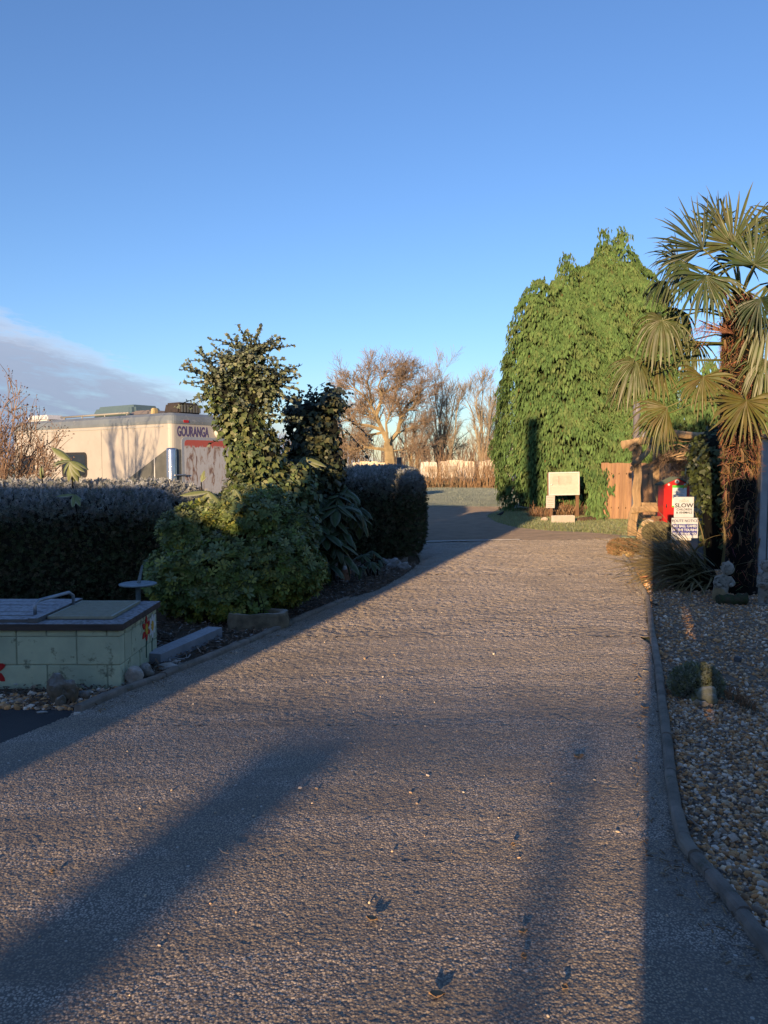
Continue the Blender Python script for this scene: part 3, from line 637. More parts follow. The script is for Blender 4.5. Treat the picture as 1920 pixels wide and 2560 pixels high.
def put_leaf(root, me, p, d, nrm_, s, name='leaf'):
    d = Vector(d).normalized(); n_ = Vector(nrm_); n_ = (n_ - d*n_.dot(d)).normalized(); sd = d.cross(n_)
    o = bpy.data.objects.new(name, me); COL.objects.link(o); o.parent = root
    Mx = Matrix((( sd.x, d.x, n_.x, 0), (sd.y, d.y, n_.y, 0), (sd.z, d.z, n_.z, 0), (0, 0, 0, 1)))
    o.matrix_local = Matrix.Translation(Vector(p) - ORG[root.name]) @ Mx @ Matrix.Scale(s, 4); return o
def big_shrub(name, label, base, tips, leaves_per, s0, s1, mats, cat='shrub'):
    root = thing(name, label, cat, base); m = MB(); base = Vector(base)
    for tip in tips:
        tip = Vector(tip); b = base + Vector((random.uniform(-.12, .12), random.uniform(-.1, .1), 0)); mid = b.lerp(tip, .55) + Vector((random.uniform(-.08, .08), random.uniform(-.05, .05), .12))
        m.tube([b, mid, tip], [.014, .010, .006], 6)
        for k in range(leaves_per):
            a = 2*PI*k/leaves_per + random.uniform(-.4, .4); dr = Vector((math.cos(a), math.sin(a)*.8-.25, random.uniform(-.75, .25)))
            p = tip + (mid-tip)*random.uniform(0, .22); put_leaf(root, random.choice(mats), p, dr, (dr.x*.4, dr.y*.4-.1, 1), random.uniform(s0, s1))
    m.build('stems', bark, root); return root
tips = [at(*p) for p in ((800, 1235, 10.0), (850, 1230, 10.0), (885, 1255, 10.0), (830, 1290, 9.9), (900, 1280, 10.2), (790, 1310, 9.7), (860, 1320, 9.9), (840, 1350, 9.7), (800, 1375, 9.6), (860, 1385, 9.8), (820, 1410, 9.5), (905, 1265, 10.3), (780, 1260, 9.8), (870, 1215, 10.3), (845, 1260, 9.7), (815, 1335, 9.5))]
big_shrub('large_leaved_shrub', 'dark shrub with long drooping leaves between the ivy and the hedge block', (-.82, 10.1, 0), tips, 9, .24, .40, LEAFM)
tips = [at(*p) for p in ((905, 1385, 10.6), (930, 1375, 10.7), (925, 1405, 10.5), (950, 1400, 10.8), (900, 1415, 10.4))]
big_shrub('low_leafy_plant', 'low leafy clump with narrow frosted leaves at the foot of the hedge block', tuple(gr(925, 1440)), tips, 7, .13, .24, LEAFM, 'plant')
def sprig(label, base, tip, leaves, name='leaf_sprig'):
    root = thing(name, label, 'plant', base); base = Vector(base); tip = Vector(tip)
    MB().tube([base, base.lerp(tip, .5)+Vector((.02, 0, 0)), tip], [.012, .009, .007], 6).build('stem', bark, root)
    for (dx, dy, dz), s in leaves: put_leaf(root, random.choice(PALE), tip, (dx, dy, dz), (dx*.3, -.5, .8), s)
    return root
sprig('spiky pale leaf sprig rising above the hedge before the motorhome window', tuple(at(182, 1300, 9.0)), at(176, 1152, 9.0), [((-.9, -.1, .9), .30), ((-1, -.1, .15), .27), ((-.7, -.3, -.5), .2), ((.5, -.2, -.2), .24), ((.9, -.1, .0), .25), ((.3, -.3, -.9), .28), ((.1, -.4, -1), .27), ((-.2, -.3, -1), .26), ((.6, -.2, -.6), .24), ((-.6, -.3, .2), .22), ((.45, -.2, -.8), .28)])
sprig('small drooping leaf pair standing on the hedge near the bare shrub', tuple(at(105, 1300, 9.2)), at(103, 1165, 9.2), [((-.1, -.2, -1), .17), ((.2, -.3, -1), .17), ((-.3, -.2, -.6), .12)])
sprig('folded pale leaves poking out of the dark hedge front', tuple(at(192, 1350, 8.35)), at(186, 1236, 8.3), [((-.9, -.3, .15), .20), ((.15, -.8, -.55), .18), ((.6, -.6, -.5), .18), ((.9, -.4, -.35), .12)])
sprig('thin upright leaf standing between hedge and motorhome rear', tuple(at(505, 1300, 9.4)), at(503, 1205, 9.4), [((.15, 0, .9), .16), ((.3, -.1, .5), .10)])
sprig('broad drooping sunlit leaves over the left shoulder of the rosette shrub', tuple(at(520, 1330, 7.8)), at(522, 1228, 7.8), [((-.8, -.3, .1), .30), ((-.25, -.4, -.8), .27), ((.1, -.4, -.9), .26), ((.6, -.4, -.4), .28), ((.45, -.4, -.75), .30), ((-.6, -.3, -.5), .24)])
sprig('pair of broad green leaves at the top of the rosette shrub', tuple(at(590, 1310, 7.8)), at(588, 1222, 7.8), [((-.35, -.4, -.7), .21), ((.25, -.4, -.9), .22), ((.6, -.3, -.4), .15)])
sprig('sunlit strap leaves in front of the dark ivy stump', tuple(at(770, 1230, 9.9)), at(760, 1142, 9.9), [((.9, -.3, -.35), .30), ((1, -.3, -.15), .34), ((.7, -.3, -.7), .26), ((-.4, -.3, -.4), .16), ((.2, -.4, -.9), .22)])
# ------------------------------------------------------------------ bare trees
class Tree:
    def __init__(s): s.p0 = []; s.p1 = []; s.r0 = []; s.r1 = []; s.tips = []
    def seg(s, a, b, ra, rb): s.p0.append(a); s.p1.append(b); s.r0.append(ra); s.r1.append(rb)
    def limb(s, pts, r0, r1, kids, lvl, up, ln, sp):
        n = len(pts)
        for i in range(n-1):
            s.seg(pts[i], pts[i+1], r0+(r1-r0)*i/(n-1), r0+(r1-r0)*(i+1)/(n-1))
        for k in range(kids):
            t = random.uniform(.25, 1.0)*(n-1); i = min(int(t), n-2); p = pts[i].lerp(pts[i+1], t-i); d = (pts[i+1]-pts[i]).normalized()
            s.grow(p, d, ln*random.uniform(.6, 1.2), (r0+(r1-r0)*t/(n-1))*.55, lvl, up, sp)
    def grow(s, p, d, ln, r, lvl, up, sp):
        r = max(r, .006)
        rv = Vector((random.gauss(0, 1), random.gauss(0, 1), random.gauss(0, 1))); rv = (rv - d*rv.dot(d)).normalized()
        d = (d + rv*sp*random.uniform(.6, 1.3)).normalized(); n = 4 if lvl > 1 else 3; pts = [p.copy()]
        for i in range(n):
            d = (d + Vector((random.gauss(0, .16), random.gauss(0, .16), random.gauss(0, .12)+up))).normalized(); pts.append(pts[-1] + d*ln/n)
        for i in range(n): s.seg(pts[i], pts[i+1], r*(1-.7*i/n), r*(1-.7*(i+1)/n))
        if lvl > 0:
            for k in range(random.randint(5, 8)):
                t = random.uniform(.2, 1.0)*n; i = min(int(t), n-1); q = pts[i].lerp(pts[i+1], t-i); dd = (pts[i+1]-pts[i]).normalized()
                s.grow(q, dd, ln*random.uniform(.45, .75), r*(1-.7*t/n)*.6, lvl-1, up, sp)
        else: s.tips.append((pts[-1], d))
    def arrays(s, rmin, c1, c2, n=4):
        P0, P1 = A(s.p0), A(s.p1); R0, R1 = np.maximum(A(s.r0), rmin), np.maximum(A(s.r1), rmin)
        t = np.clip(R0/.08, 0, 1)[:, None]; C = (A(c2)*(1-t) + A(c1)*t)*rng.uniform(.75, 1.2, (len(P0), 1))
        return tubes_np(P0, P1, R0, R1, n, C)
def bare_tree(name, label, base, limbs, lvl, up, ln, sp, c1, c2, rmin, kids, group=None, cat='tree'):
    root = thing(name, label, cat, base, group); T = Tree(); n0 = 0
    for i, (pts, r0, r1) in enumerate(limbs):
        pts = [Vector(p) for p in pts]
        if i == 0:
            t0 = Tree(); t0.limb(pts, r0, r1, 0, 0, 0, 0, 0); a = t0.arrays(rmin, c1, c2, 9); np_obj('trunk', a[0], a[1], bark_far, root, a[2], True)
            continue
        T.limb(pts, r0, r1, kids, lvl, up, ln, sp)
    V, F, C = T.arrays(rmin, c1, c2, 3); np_obj('branches', V, F, bark_far, root, C); return root
D = 60.0
def pl(D, *pp, j=0): return [at(x, y, D+random.uniform(-j, j)) for x, y in pp]
tb = tuple(at(977, 1210, D)); OAK1 = (1.4, 1.22, .82); OAK2 = (1.2, 1.0, .9)
oak = [([(tb[0], D, -.3)] + pl(D, (976, 1170), (973, 1130), (970, 1105)), .46, .34),
 (pl(D, (970, 1108), (958, 1080), (940, 1040), (925, 1010), (905, 985)), .24, .06), (pl(D, (940, 1042), (950, 1010), (955, 985), (985, 970), (1015, 960)), .17, .04),
 (pl(D, (928, 1012), (925, 980), (918, 955), (925, 935)), .12, .03), (pl(D, (972, 1108), (995, 1080), (1002, 1045), (1000, 1020), (985, 1000), (965, 985)), .22, .05),
 (pl(D, (1000, 1045), (1015, 1030), (1035, 1015), (1050, 1000)), .15, .03), (pl(D, (966, 1124), (945, 1122), (915, 1118), (885, 1124), (858, 1120)), .16, .06),
 (pl(D, (980, 1128), (1000, 1125), (1025, 1120), (1040, 1122)), .08, .03), (pl(D, (955, 1075), (925, 1065), (895, 1060), (870, 1050), (845, 1055)), .16, .04),
 (pl(D+1, (960, 1080), (940, 1085), (905, 1090), (865, 1085), (835, 1092)), .14, .03), (pl(D, (945, 1045), (930, 1045), (900, 1025), (870, 1020)), .13, .03),
 (pl(D, (985, 1000), (990, 975), (1005, 950), (1020, 940)), .10, .03), (pl(D, (1002, 1035), (1020, 1010), (1040, 985), (1055, 970)), .10, .03), (pl(D+1, (985, 1090), (1010, 1075), (1040, 1065), (1060, 1060)), .10, .03),
 (pl(D-1, (955, 990), (945, 965), (955, 945), (975, 935)), .09, .03), (pl(D, (905, 985), (885, 970), (870, 965)), .08, .03), (pl(D-1, (970, 1110), (965, 1060), (975, 1035), (985, 1010)), .13, .03)]
bare_tree('oak_tree', 'wide spreading bare oak with one low bough beyond the field', tb, oak, 2, .05, 1.35, .75, OAK1, OAK2, .0100, 15)
def stems_tree(label, D, cx, base_y, tops, spread, lvl, c1, c2, group, kids=8, ln=1.6, r=.14, up=.12):
    b = at(cx, base_y, D); L_ = []
    for i, (tx, ty) in enumerate(tops):
        p0 = Vector((b.x + random.uniform(-.3, .3)*spread, D + random.uniform(-.4, .4), -.3)); p2 = at(tx, ty, D+random.uniform(-1, 1)); pts = [p0]
        for t in (.18, .4, .62, .82, 1): pts.append(p0.lerp(p2, t) + Vector((random.uniform(-.22, .22), random.uniform(-.3, .3), 0)) + Vector(((b.x-p2.x)*.35*math.sin(PI*t)*.5, 0, 0)))
        L_.append((pts, r*random.uniform(.7, 1.1), .03))
    return bare_tree('bare_tree', label, (b.x, D, 0), [(L_[0][0], L_[0][1], L_[0][2])] + L_, lvl, up, ln, .55, c1, c2, .008, kids+3, group)
ASH1 = (1.4, 1.35, 1.15); ASH2 = (1.35, 1.25, 1.1)
G = 'bare trees beyond the field'
stems_tree('tall pale bare tree with several stems right of the oak', 66, 1108, 1180, [(1085, 960), (1105, 945), (1125, 950), (1145, 960), (1072, 985), (1155, 985)], 1.2, 2, ASH1, ASH2, G, 8)
stems_tree('bare tree with forking stems close to the big conifer', 64, 1206, 1180, [(1190, 975), (1205, 965), (1228, 970), (1170, 1000), (1240, 1000)], .8, 2, ASH1, ASH2, G, 8)
stems_tree('thin leaning bare sapling cluster right behind the oak trunk', 62, 1035, 1180, [(1010, 1050), (1040, 1040), (1060, 1055), (1075, 1080)], 1.5, 2, OAK1, OAK2, G, 7, 1.1, .10)
stems_tree('low dark bare tree behind the left bough of the oak', 74, 880, 1190, [(850, 1060), (875, 1045), (905, 1055), (930, 1070)], 2.0, 2, (.55, .5, .5), (.6, .5, .45), G, 8, 1.6, .12, .03)
stems_tree('dark low bare tree filling the gap before the pale stems', 78, 1090, 1190, [(1060, 1065), (1100, 1070), (1140, 1060), (1175, 1075)], 3.0, 2, (.5, .46, .45), (.55, .47, .43), G, 8, 1.7, .12, .02)
stems_tree('dark tangled bare tree at the edge of the big conifer', 80, 1235, 1190, [(1215, 1060), (1245, 1050), (1270, 1040)], 2.5, 2, (.5, .46, .45), (.55, .47, .43), G, 8, 1.8, .12, .03)
stems_tree('low scrubby bare tree glimpsed beside the ivy stump', 70, 815, 1190, [(790, 1080), (815, 1060), (840, 1070)], 2.0, 2, OAK1, OAK2, G, 7, 1.4, .10, .04)
def yard_tree():
    b = Vector((-10.6, 11.5, 0)); L_ = []
    for i in range(9):
        a = i*.7; top = b + Vector((math.cos(a)*random.uniform(.4, 1.6), math.sin(a)*.6, random.uniform(3.0, 4.1))); L_.append(([b+Vector((math.cos(a)*.15, math.sin(a)*.1, -.05)), b.lerp(top, .35)+Vector((0, 0, .2)), b.lerp(top, .7), top], .05, .012))
    bare_tree('bare_tree', 'many stemmed bare tree left of the view beside the motorhome', b, [L_[0]] + L_, 1, .06, .8, .55, (1.1, .9, .7), (1.1, .85, .65), .005, 9)
yard_tree()
# coppice stems and hedge bottom along the field edge
def clump(label, cx, D, n, hgt, wd, c, name='coppice_clump', cat='shrub', lean=.25, rr=.012, group=None):
    b = gr(cx, 1215); root = thing(name, label, cat, (at(cx, 1200, D).x, D, 0), group); T = Tree(); bx_ = at(cx, 1200, D).x
    for i in range(n):
        p = Vector((bx_ + random.gauss(0, wd), D + random.uniform(-.5, .5), -.02)); d = Vector((random.gauss(0, lean), random.gauss(0, lean*.6), 1)).normalized(); h = hgt*random.uniform(.45, 1.1); pts = [p]
        for k in range(3): d = (d + Vector((random.gauss(0, .08), random.gauss(0, .08), .02))).normalized(); pts.append(pts[-1]+d*h/3)
        for k in range(3): T.seg(pts[k], pts[k+1], rr*(1.6-.4*k), rr*(1.2-.4*k))
        for k in range(2): T.grow(pts[random.randint(1, 3)], d, h*.3, rr*.7, 0, .05, .6)
    V, F, C = T.arrays(.006, c, c, 3); np_obj('stems', V, F, bark_far, root, C); return root
ORN = (1.4, 1.02, .70); BRN = (1.0, .86, .68)
clump('orange coppice stems standing right of the hedge block', 1095, 53.5, 70, 2.6, .55, ORN)
clump('broad fan of orange coppice stems beside the big conifer', 1205, 53, 150, 2.9, .9, ORN)
clump('low brown scrub between the two coppice clumps', 1150, 54, 110, 1.3, 1.1, BRN)
clump('short brown stems close against the big conifer foot', 1250, 52, 60, 1.6, .5, ORN)
clump('brown brambles under the oak behind the hedge block', 930, 56, 160, 1.6, 2.6, BRN)
clump('ragged brown brambles left of the oak trunk', 850, 57, 110, 1.9, 1.8, BRN)
clump('dry stalks at the field edge right of the post', 1030, 54, 90, 1.5, .9, BRN)
P = np.stack([rng.uniform(-6, 15, 16000), rng.normal(54.5, .8, 16000), np.full(16000, -.02)], -1)
V, F, C = merge([blades(P, rng.uniform(.1, .5, len(P)), .035, A([(.34, .22, .12), (.26, .18, .10), (.30, .26, .15)]))]); struct(np_obj('rough_grass', V, F, leaf, col=C), 'stuff', 'rough brown grass bank along the far field edge')
# a far wood that closes the horizon
T = Tree()
for i in range(520):
    x = random.uniform(-60, 90); y = random.uniform(120, 150); p = Vector((x, y, -.3)); T.limb([p, p+Vector((random.uniform(-.3, .3), 0, 2.5)), p+Vector((random.uniform(-.6, .6), 0, 5))], .16, .05, 7, 0, .1, 2.8, .6)
V, F, C = T.arrays(.035, (.8, .72, .66), (.85, .7, .62), 3); struct(np_obj('far_wood', V, F, bark_far, col=C), 'stuff', 'hazy far bare wood closing the horizon behind the field')

# bare shrub at the left edge, behind the hedge
def twig_shrub(name, label, base, tips, cat='shrub'):
    root = thing(name, label, cat, base); T = Tree(); base = Vector(base)
    for tip in tips:
        b = base + Vector((random.uniform(-.35, .35), random.uniform(-.2, .2), 0)); tip = Vector(tip); mid = b.lerp(tip, .5) + Vector((random.uniform(-.15, .15), random.uniform(-.1, .1), .05))
        T.limb([b, mid, tip], .022, .006, 11, 1, .06, .42, .6)
    V, F, C = T.arrays(.0022, (1.15, .95, .75), (1.2, .92, .78), 3); np_obj('branches', V, F, bark_far, root, C)
    tp = T.tips; m = len(tp); P = A([t[0] for t in tp]); d = A([t[1] for t in tp])
    P = np.repeat(P, 2, 0) + rng.normal(size=(m*2, 3))*.02; d = np.repeat(d, 2, 0) + rng.normal(size=(m*2, 3))*.5; m *= 2
    C = A([(.22, .12, .08), (.16, .09, .07), (.30, .18, .11)])[rng.choice(3, m)]
    V, F, C = inst([(0, 0, 0), (.3, .5, .1), (0, 1, 0), (-.3, .5, .1)], [(0, 1, 2, 3)], P, frames(d, rdir(m)), rng.uniform(.02, .042, m), C)
    np_obj('withered_leaves', V, F, leaf, root, C); return root
tips = [at(x-18, 1150-(1150-y)*.78+25, 10.7+random.uniform(-.4, .5)) for x, y in ((60, 930), (20, 960), (30, 1010), (75, 1000), (-20, 950), (-50, 980), (100, 1040), (120, 1080), (60, 1060), (140, 1100), (95, 1110), (20, 1060), (-30, 1040), (110, 1140), (70, 1130), (30, 1110), (-40, 1100), (125, 1160), (0, 1130))]
twig_shrub('bare_shrub', 'reddish bare shrub at the left edge rising behind the hedge', (at(10, 1200, 10.7).x, 10.7, 0), tips)

# ------------------------------------------------------------------ big conifer
def conifer(name, label, lobes, dens, size, loc):
    root = thing(name, label, 'tree', loc); Ps = []; Ns = []; Hs = []
    def rad(z, z0, z1, rb, sh):
        t = np.clip((z-z0)/(z1-z0), 0, 1); return rb*(.86+.14*np.clip(t*4, 0, 1))*(1-t**sh)**.85
    for (cx, cy, z0, z1, rb, sh) in lobes:
        m = int(2*PI*rb*(z1-z0)*dens); a = rng.uniform(0, 2*PI, m); z = z0 + (z1-z0)*rng.uniform(0, 1, m)**.9
        r = rad(z, z0, z1, rb, sh); dr = (rad(z+.05, z0, z1, rb, sh)-rad(z-.05, z0, z1, rb, sh))/.1
        keep = rng.uniform(0, rb, m) < r*.9+.12*rb
        P = np.stack([cx+np.cos(a)*r, cy+np.sin(a)*r, z], -1)[keep]; Nn = nrm(np.stack([np.cos(a), np.sin(a), -dr], -1))[keep]; Ps.append(P); Ns.append(Nn)
    P = np.concatenate(Ps); Nn = np.concatenate(Ns); ok = np.ones(len(P), bool)
    for (cx, cy, z0, z1, rb, sh) in lobes:
        rr = np.hypot(P[:, 0]-cx, P[:, 1]-cy); ok &= ~((rr < rad(P[:, 2], z0, z1, rb, sh)*.93) & (P[:, 2] > z0) & (P[:, 2] < z1))
    P, Nn = P[ok], Nn[ok]; k = face_cam(P, Nn, -.45); P, Nn = P[k], Nn[k]
    lump = np.array([mnoise.noise(Vector(p*.75)) + .6*mnoise.noise(Vector(p*1.9)) for p in P]); P = P + Nn*(lump*.27)[:, None]; m = len(P)
    K = 13; P = np.repeat(P, K, 0); Nn = np.repeat(Nn, K, 0); lat = nrm(np.cross(Nn, A((0, 0, 1)))); tt = rng.uniform(0, 1, (m*K, 1)); up_ = np.cross(lat, Nn); m = m*K
    P = P + Nn*A((1, 1, .4))*(tt*.42-.34) + lat*rng.normal(size=(m, 1))*.13*(1.1-tt*.5) + A((0, 0, -1))*(tt**2*.30) + up_*rng.normal(size=(m, 1))*.05
    d = nrm(Nn*A((.7, .7, .2)) + A((0, 0, -1.7)) + rng.normal(size=(m, 3))*.34); nn = nrm(Nn + A((0, 0, .8)) + rng.normal(size=(m, 3))*.25)
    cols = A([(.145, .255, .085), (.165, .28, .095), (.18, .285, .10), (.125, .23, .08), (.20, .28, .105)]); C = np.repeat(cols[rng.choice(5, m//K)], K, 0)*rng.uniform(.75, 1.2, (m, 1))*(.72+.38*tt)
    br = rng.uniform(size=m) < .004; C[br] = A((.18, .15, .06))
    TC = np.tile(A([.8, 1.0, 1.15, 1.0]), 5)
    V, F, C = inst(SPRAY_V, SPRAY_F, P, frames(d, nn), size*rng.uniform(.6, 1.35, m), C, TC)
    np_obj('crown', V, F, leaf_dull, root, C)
    core = MB(); tr_ = MB()
    for (cx, cy, z0, z1, rb, sh) in lobes:
        prof = [(max(.02, float(rad(A(z), z0, z1, rb, sh))*.86-.30), float(z)) for z in np.linspace(z0, z1-.7, 16)]
        if rb > .7: core.lathe([(.01, z0)] + prof, (cx, cy, 0), 20)
        if rb > 1.4: tr_.tube([(cx, cy, 0), (cx, cy, z1*.5), (cx, cy, z1*.86)], [.2, .13, .03], 8)
    core.build('dense_inner_twigs', MATS['conifer_core'], root); tr_.build('trunk', bark, root); return root
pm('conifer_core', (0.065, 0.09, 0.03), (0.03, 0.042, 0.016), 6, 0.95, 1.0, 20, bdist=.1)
def X_(px, D): return (px-960)/FPX*D
conifer('conifer', 'huge dense green conifer with drooping sprays and several tops', [
    (6.15, 26.6, .15, 8.4, 2.25, 3.4), (7.0, 27.2, 1.0, 8.8, 2.2, 3.6), (7.75, 27.4, .3, 9.45, 2.3, 4.0), (7.72, 27.2, 7.3, 10.15, .62, 1.7), (8.45, 27.3, 7.3, 10.2, .62, 1.7), (8.6, 27.6, .3, 9.5, 2.2, 4.2), (9.3, 27.8, .3, 8.8, 2.0, 3.6),
    (6.35, 26.6, 7.0, 9.15, .6, 1.6), (4.9, 25.9, 4.5, 6.75, .85, 2.2), (5.3, 26.2, 5.0, 8.1, 1.2, 2.2), (6.22, 22.0, .35, 2.0, .30, 2.2), (6.42, 21.9, .85, 1.35, .22, 2.0), (7.7, 25.2, .6, 3.2, 1.3, 2.2)],
    30, .195, (7.4, 27, 0))
conifer('conifer', 'smaller feathery conifer half hidden behind the palm crown', [(10.9, 25.5, 1.2, 5.3, 1.5, 2.0), (12.4, 26, .8, 6.2, 1.7, 2.0), (9.9, 24.8, 1.4, 3.6, 1.1, 2.0)], 16, .20, (11, 25.5, 0))

# ------------------------------------------------------------------ palm
def frond(root, hub, base, axis, face, rad, span, droop, col, seed, stiff=.5, n=27, tipc=(.30, .23, .11)):
    """a fan leaf: hub at the petiole's end, axis = middle segment direction, face = normal of the fan"""
    rs = random.Random(seed); stiff = .22 if droop > .5 and stiff == .5 else stiff; hub = Vector(hub); ax = Vector(axis).normalized(); fc = Vector(face); fc = (fc - ax*fc.dot(ax)).normalized(); sd = ax.cross(fc)
    V = []; F = []; C = []; cup = rs.uniform(-.35, .55)
    for i in range(n):
        a = (i/(n-1)-.5)*span + rs.gauss(0, .025); d = (ax*math.cos(a) + sd*math.sin(a) - fc*cup*(2*a/span)**2 + fc*rs.gauss(0, .05)).normalized(); q = fc.cross(d).normalized()
        ln = rad*(1-.20*abs(a)/(span/2))*rs.uniform(.80, 1.08); wd = rad*math.tan(span/n/2)*1.02; dd = d.copy(); p = hub.copy(); b = len(V); lift = fc*(.012*(1 if i % 2 else -1))
        dr = droop*rs.uniform(.6, 1.4)*(1.8 if droop >= .6 else 1); tw = rs.uniform(-.15, .15); bent = rs.random() < .3; ln *= (1 if not bent else .96)
        steps = [0, .14, .30, .48, .66, .84, 1.0]; prev = 0
        for k, t in enumerate(steps):
            g_ = max(0, t-stiff)/(1-stiff) if stiff < 1 else 0
            dd = (d + Vector((0, 0, -1))*dr*g_*2.2 + q*tw*g_ + (Vector((0, 0, -1))*g_*1.2 if bent else Vector())).normalized()
            p = p + dd*ln*(t-prev); prev = t
            w_ = wd*.98*min(t, .38)*(1 if t < .6 else max(0, 1-(t-.6)/.4)**.7)
            w_ = max(w_, .0015); cc = [x*(1-.25*rs.random()) for x in col] if t < .8 else [c1*(1-(t-.8)*4*.5)+c2*(t-.8)*4*.5 for c1, c2 in zip(col, tipc)]
            V += [p + q*w_, p + lift*(1 if t < .9 else 0) - fc*w_*.9, p - q*w_]; C += [cc, [x*.8 for x in cc], cc]
        for k in range(len(steps)-1):
            for j in range(2): F.append((b+k*3+j, b+k*3+j+1, b+k*3+j+4, b+k*3+j+3))
    o = np_obj('frond', A([tuple(v) for v in V]), A(F), frond_m, root, A(C))
    base = Vector(base); mid = base.lerp(hub, .5) + Vector((0, 0, .10*(hub-base).length))
    MB().tube([base, mid, hub], [.017, .011, .008], 6, c=(.16, .17, .05)).build('petiole', frond_m, o)
    return o
PD = 9.5
pb = gr(1850, 1492); pb = Vector((at(1850, 1400, PD).x, PD, 0))
palm = thing('palm_tree', 'shaggy fan palm with brown fibrous trunk at the right edge', 'palm', pb)
prof = []
tp0 = MB(); pts = [at(1852, y, PD) for y in (1500, 1440, 1380, 1300, 1220, 1160, 1110, 1050, 980, 900, 820, 770, 740)]
rads = [.205, .19, .18, .175, .18, .19, .20, .235, .235, .225, .21, .19, .12]
pts[0].z = -.03
tp0.tube(pts, rads, 18, wob=.05, c=(1, 1, 1))
fibre = pm('palm_fibre', (0.40, 0.26, 0.155), (0.21, 0.135, 0.085), 7, 0.95, 1.0, 38, stretch=(3, 3, .5), attr=True, bdist=.03)
tp0.build('trunk', fibre, palm)
# leaf bases and fibre strands on the trunk
mfib = MB(); mstub = MB()
def tr_at(z):
    for i in range(len(pts)-1):
        if pts[i].z <= z <= pts[i+1].z:
            t = (z-pts[i].z)/(pts[i+1].z-pts[i].z); return pts[i].lerp(pts[i+1], t), rads[i]+(rads[i+1]-rads[i])*t
    return pts[-1], rads[-1]
P0 = []; P1 = []; Rr = []; Cc = []
for i in range(5200):
    z = random.uniform(.1, 3.75) if random.random() < .35 else random.uniform(1.45, 3.75); c, r = tr_at(z); a = random.uniform(0, 2*PI); rad_ = Vector((math.cos(a), math.sin(a), 0)); tn = Vector((-math.sin(a), math.cos(a), 0))
    p = c + rad_*r*random.uniform(.95, 1.04); l_ = random.uniform(.04, .15); d = (rad_*random.uniform(0, .35) + tn*random.gauss(0, .45) + Vector((0, 0, random.gauss(-.55, .5)))).normalized()
    P0.append(p); P1.append(p+d*l_); Rr.append(random.uniform(.0010, .0030)); Cc.append([x*random.uniform(.6, 1.5) for x in ((1.15, 1.0, .85) if z > 1.5 else (1.25, 1.15, 1.05))])  # strands below the shadow line coloured lighter to lift the shaded trunk
V, F, C = tubes_np(P0, P1, Rr, A(Rr)*.4, 3, A(Cc)); np_obj('fibre_strands', V, F, fibre, palm, C)
stub_m = pm('leaf_stub', (0.24, 0.16, 0.09), (0.13, 0.09, 0.055), 20, 0.8, attr=True)
for i in range(70):
    z = .25 + 3.3*(i/70)**.9; c, r = tr_at(z); a = i*2.4; rad_ = Vector((math.cos(a), math.sin(a), 0)); p = c + rad_*r*.92; l_ = random.uniform(.06, .15); s_ = random.uniform(.5, 1.0)
    m = MB(); tn = Vector((-math.sin(a), math.cos(a), 0)); tip = p + rad_*(.03+.02*random.random()) + Vector((0, 0, l_)) + tn*random.uniform(-.05, .05)
    m.tube([p - Vector((0, 0, .04)), p + rad_*.028 + Vector((0, 0, l_*.4)), tip], [.022, .017, .009], 5, c=(s_, s_*.95, s_*.85)); m.build('leaf_base', stub_m, palm)
GRN = (.085, .125, .042); DKG = (.055, .085, .038); YEL = (.17, .16, .045); OLV = (.115, .14, .042)
crown = at(1852, 760, PD)
def fr(px, py, dy, ang, face, rp, span, droop, col, bpy_=None, stiff=.5, n=27):
    hub = at(px, py, PD+dy); a = R(ang); ax = Vector((math.cos(a), 0, math.sin(a))); b, _r = tr_at(at(1852, bpy_ or 760, PD).z if bpy_ else 3.7)
    if ax.x or True: frond(palm, hub, b, ax + Vector((0, face[0]*.0, 0)), face, rp/FPX*PD, R(span), droop, col, int(px*7+py), stiff, n)
FC = (0, -1, .25)
fr(1832, 612, -.05, 92, (0, -1, .1), 150, 215, .05, OLV, stiff=.8, n=27)
fr(1757, 622, -.3, 145, (.2, -1, -.3), 140, 150, .12, DKG, stiff=.7)
fr(1886, 662, -.45, 70, (-.1, -1, .3), 120, 230, .10, GRN, stiff=.75)
fr(1925, 600, .1, 75, (-.4, -1, .1), 120, 200, .2, DKG)
fr(1800, 560, .35, 110, (0, -1, .6), 95, 180, .2, DKG)
fr(1715, 660, -.25, 205, (.1, -1, .5), 125, 190, .65, GRN)
fr(1695, 650, .2, 170, (0, -1, .3), 90, 150, .4, DKG)
fr(1765, 690, -.5, 250, (.1, -1, .35), 130, 200, .45, GRN)
fr(1665, 705, .1, 195, (.1, -.8, .8), 95, 200, .7, DKG)
fr(1655, 802, -.3, 225, (.15, -.9, .7), 135, 260, .75, OLV, 800)
fr(1700, 775, .3, 240, (.1, -1, .5), 120, 200, .7, GRN, 800)
fr(1590, 905, -.1, 232, (.2, -.9, .6), 125, 210, .75, OLV, 860)
fr(1640, 905, .25, 260, (.1, -1, .3), 120, 200, .6, YEL, 860)
fr(1758, 942, -.35, 262, (.05, -1, .45), 105, 230, .35, YEL, 930, .55)
fr(1866, 1002, -.55, 268, (0, -1, .35), 122, 225, .15, YEL, 980, .6)
fr(1668, 1018, -.25, 212, (.2, -1, .4), 120, 150, .5, YEL, 980)
fr(1655, 1040, .0, 262, (.1, -1, .3), 110, 130, .3, OLV, 1000)
fr(1925, 800, -.4, 250, (-.2, -1, .4), 150, 200, .6, OLV, 800)
fr(1915, 900, -.4, 245, (-.2, -1, .4), 130, 190, .6, OLV, 900)
fr(1950, 700, -.3, 290, (-.2, -1, .5), 140, 200, .6, GRN)
fr(1900, 745, -.5, 285, (0, -1, .4), 110, 180, .5, DKG)
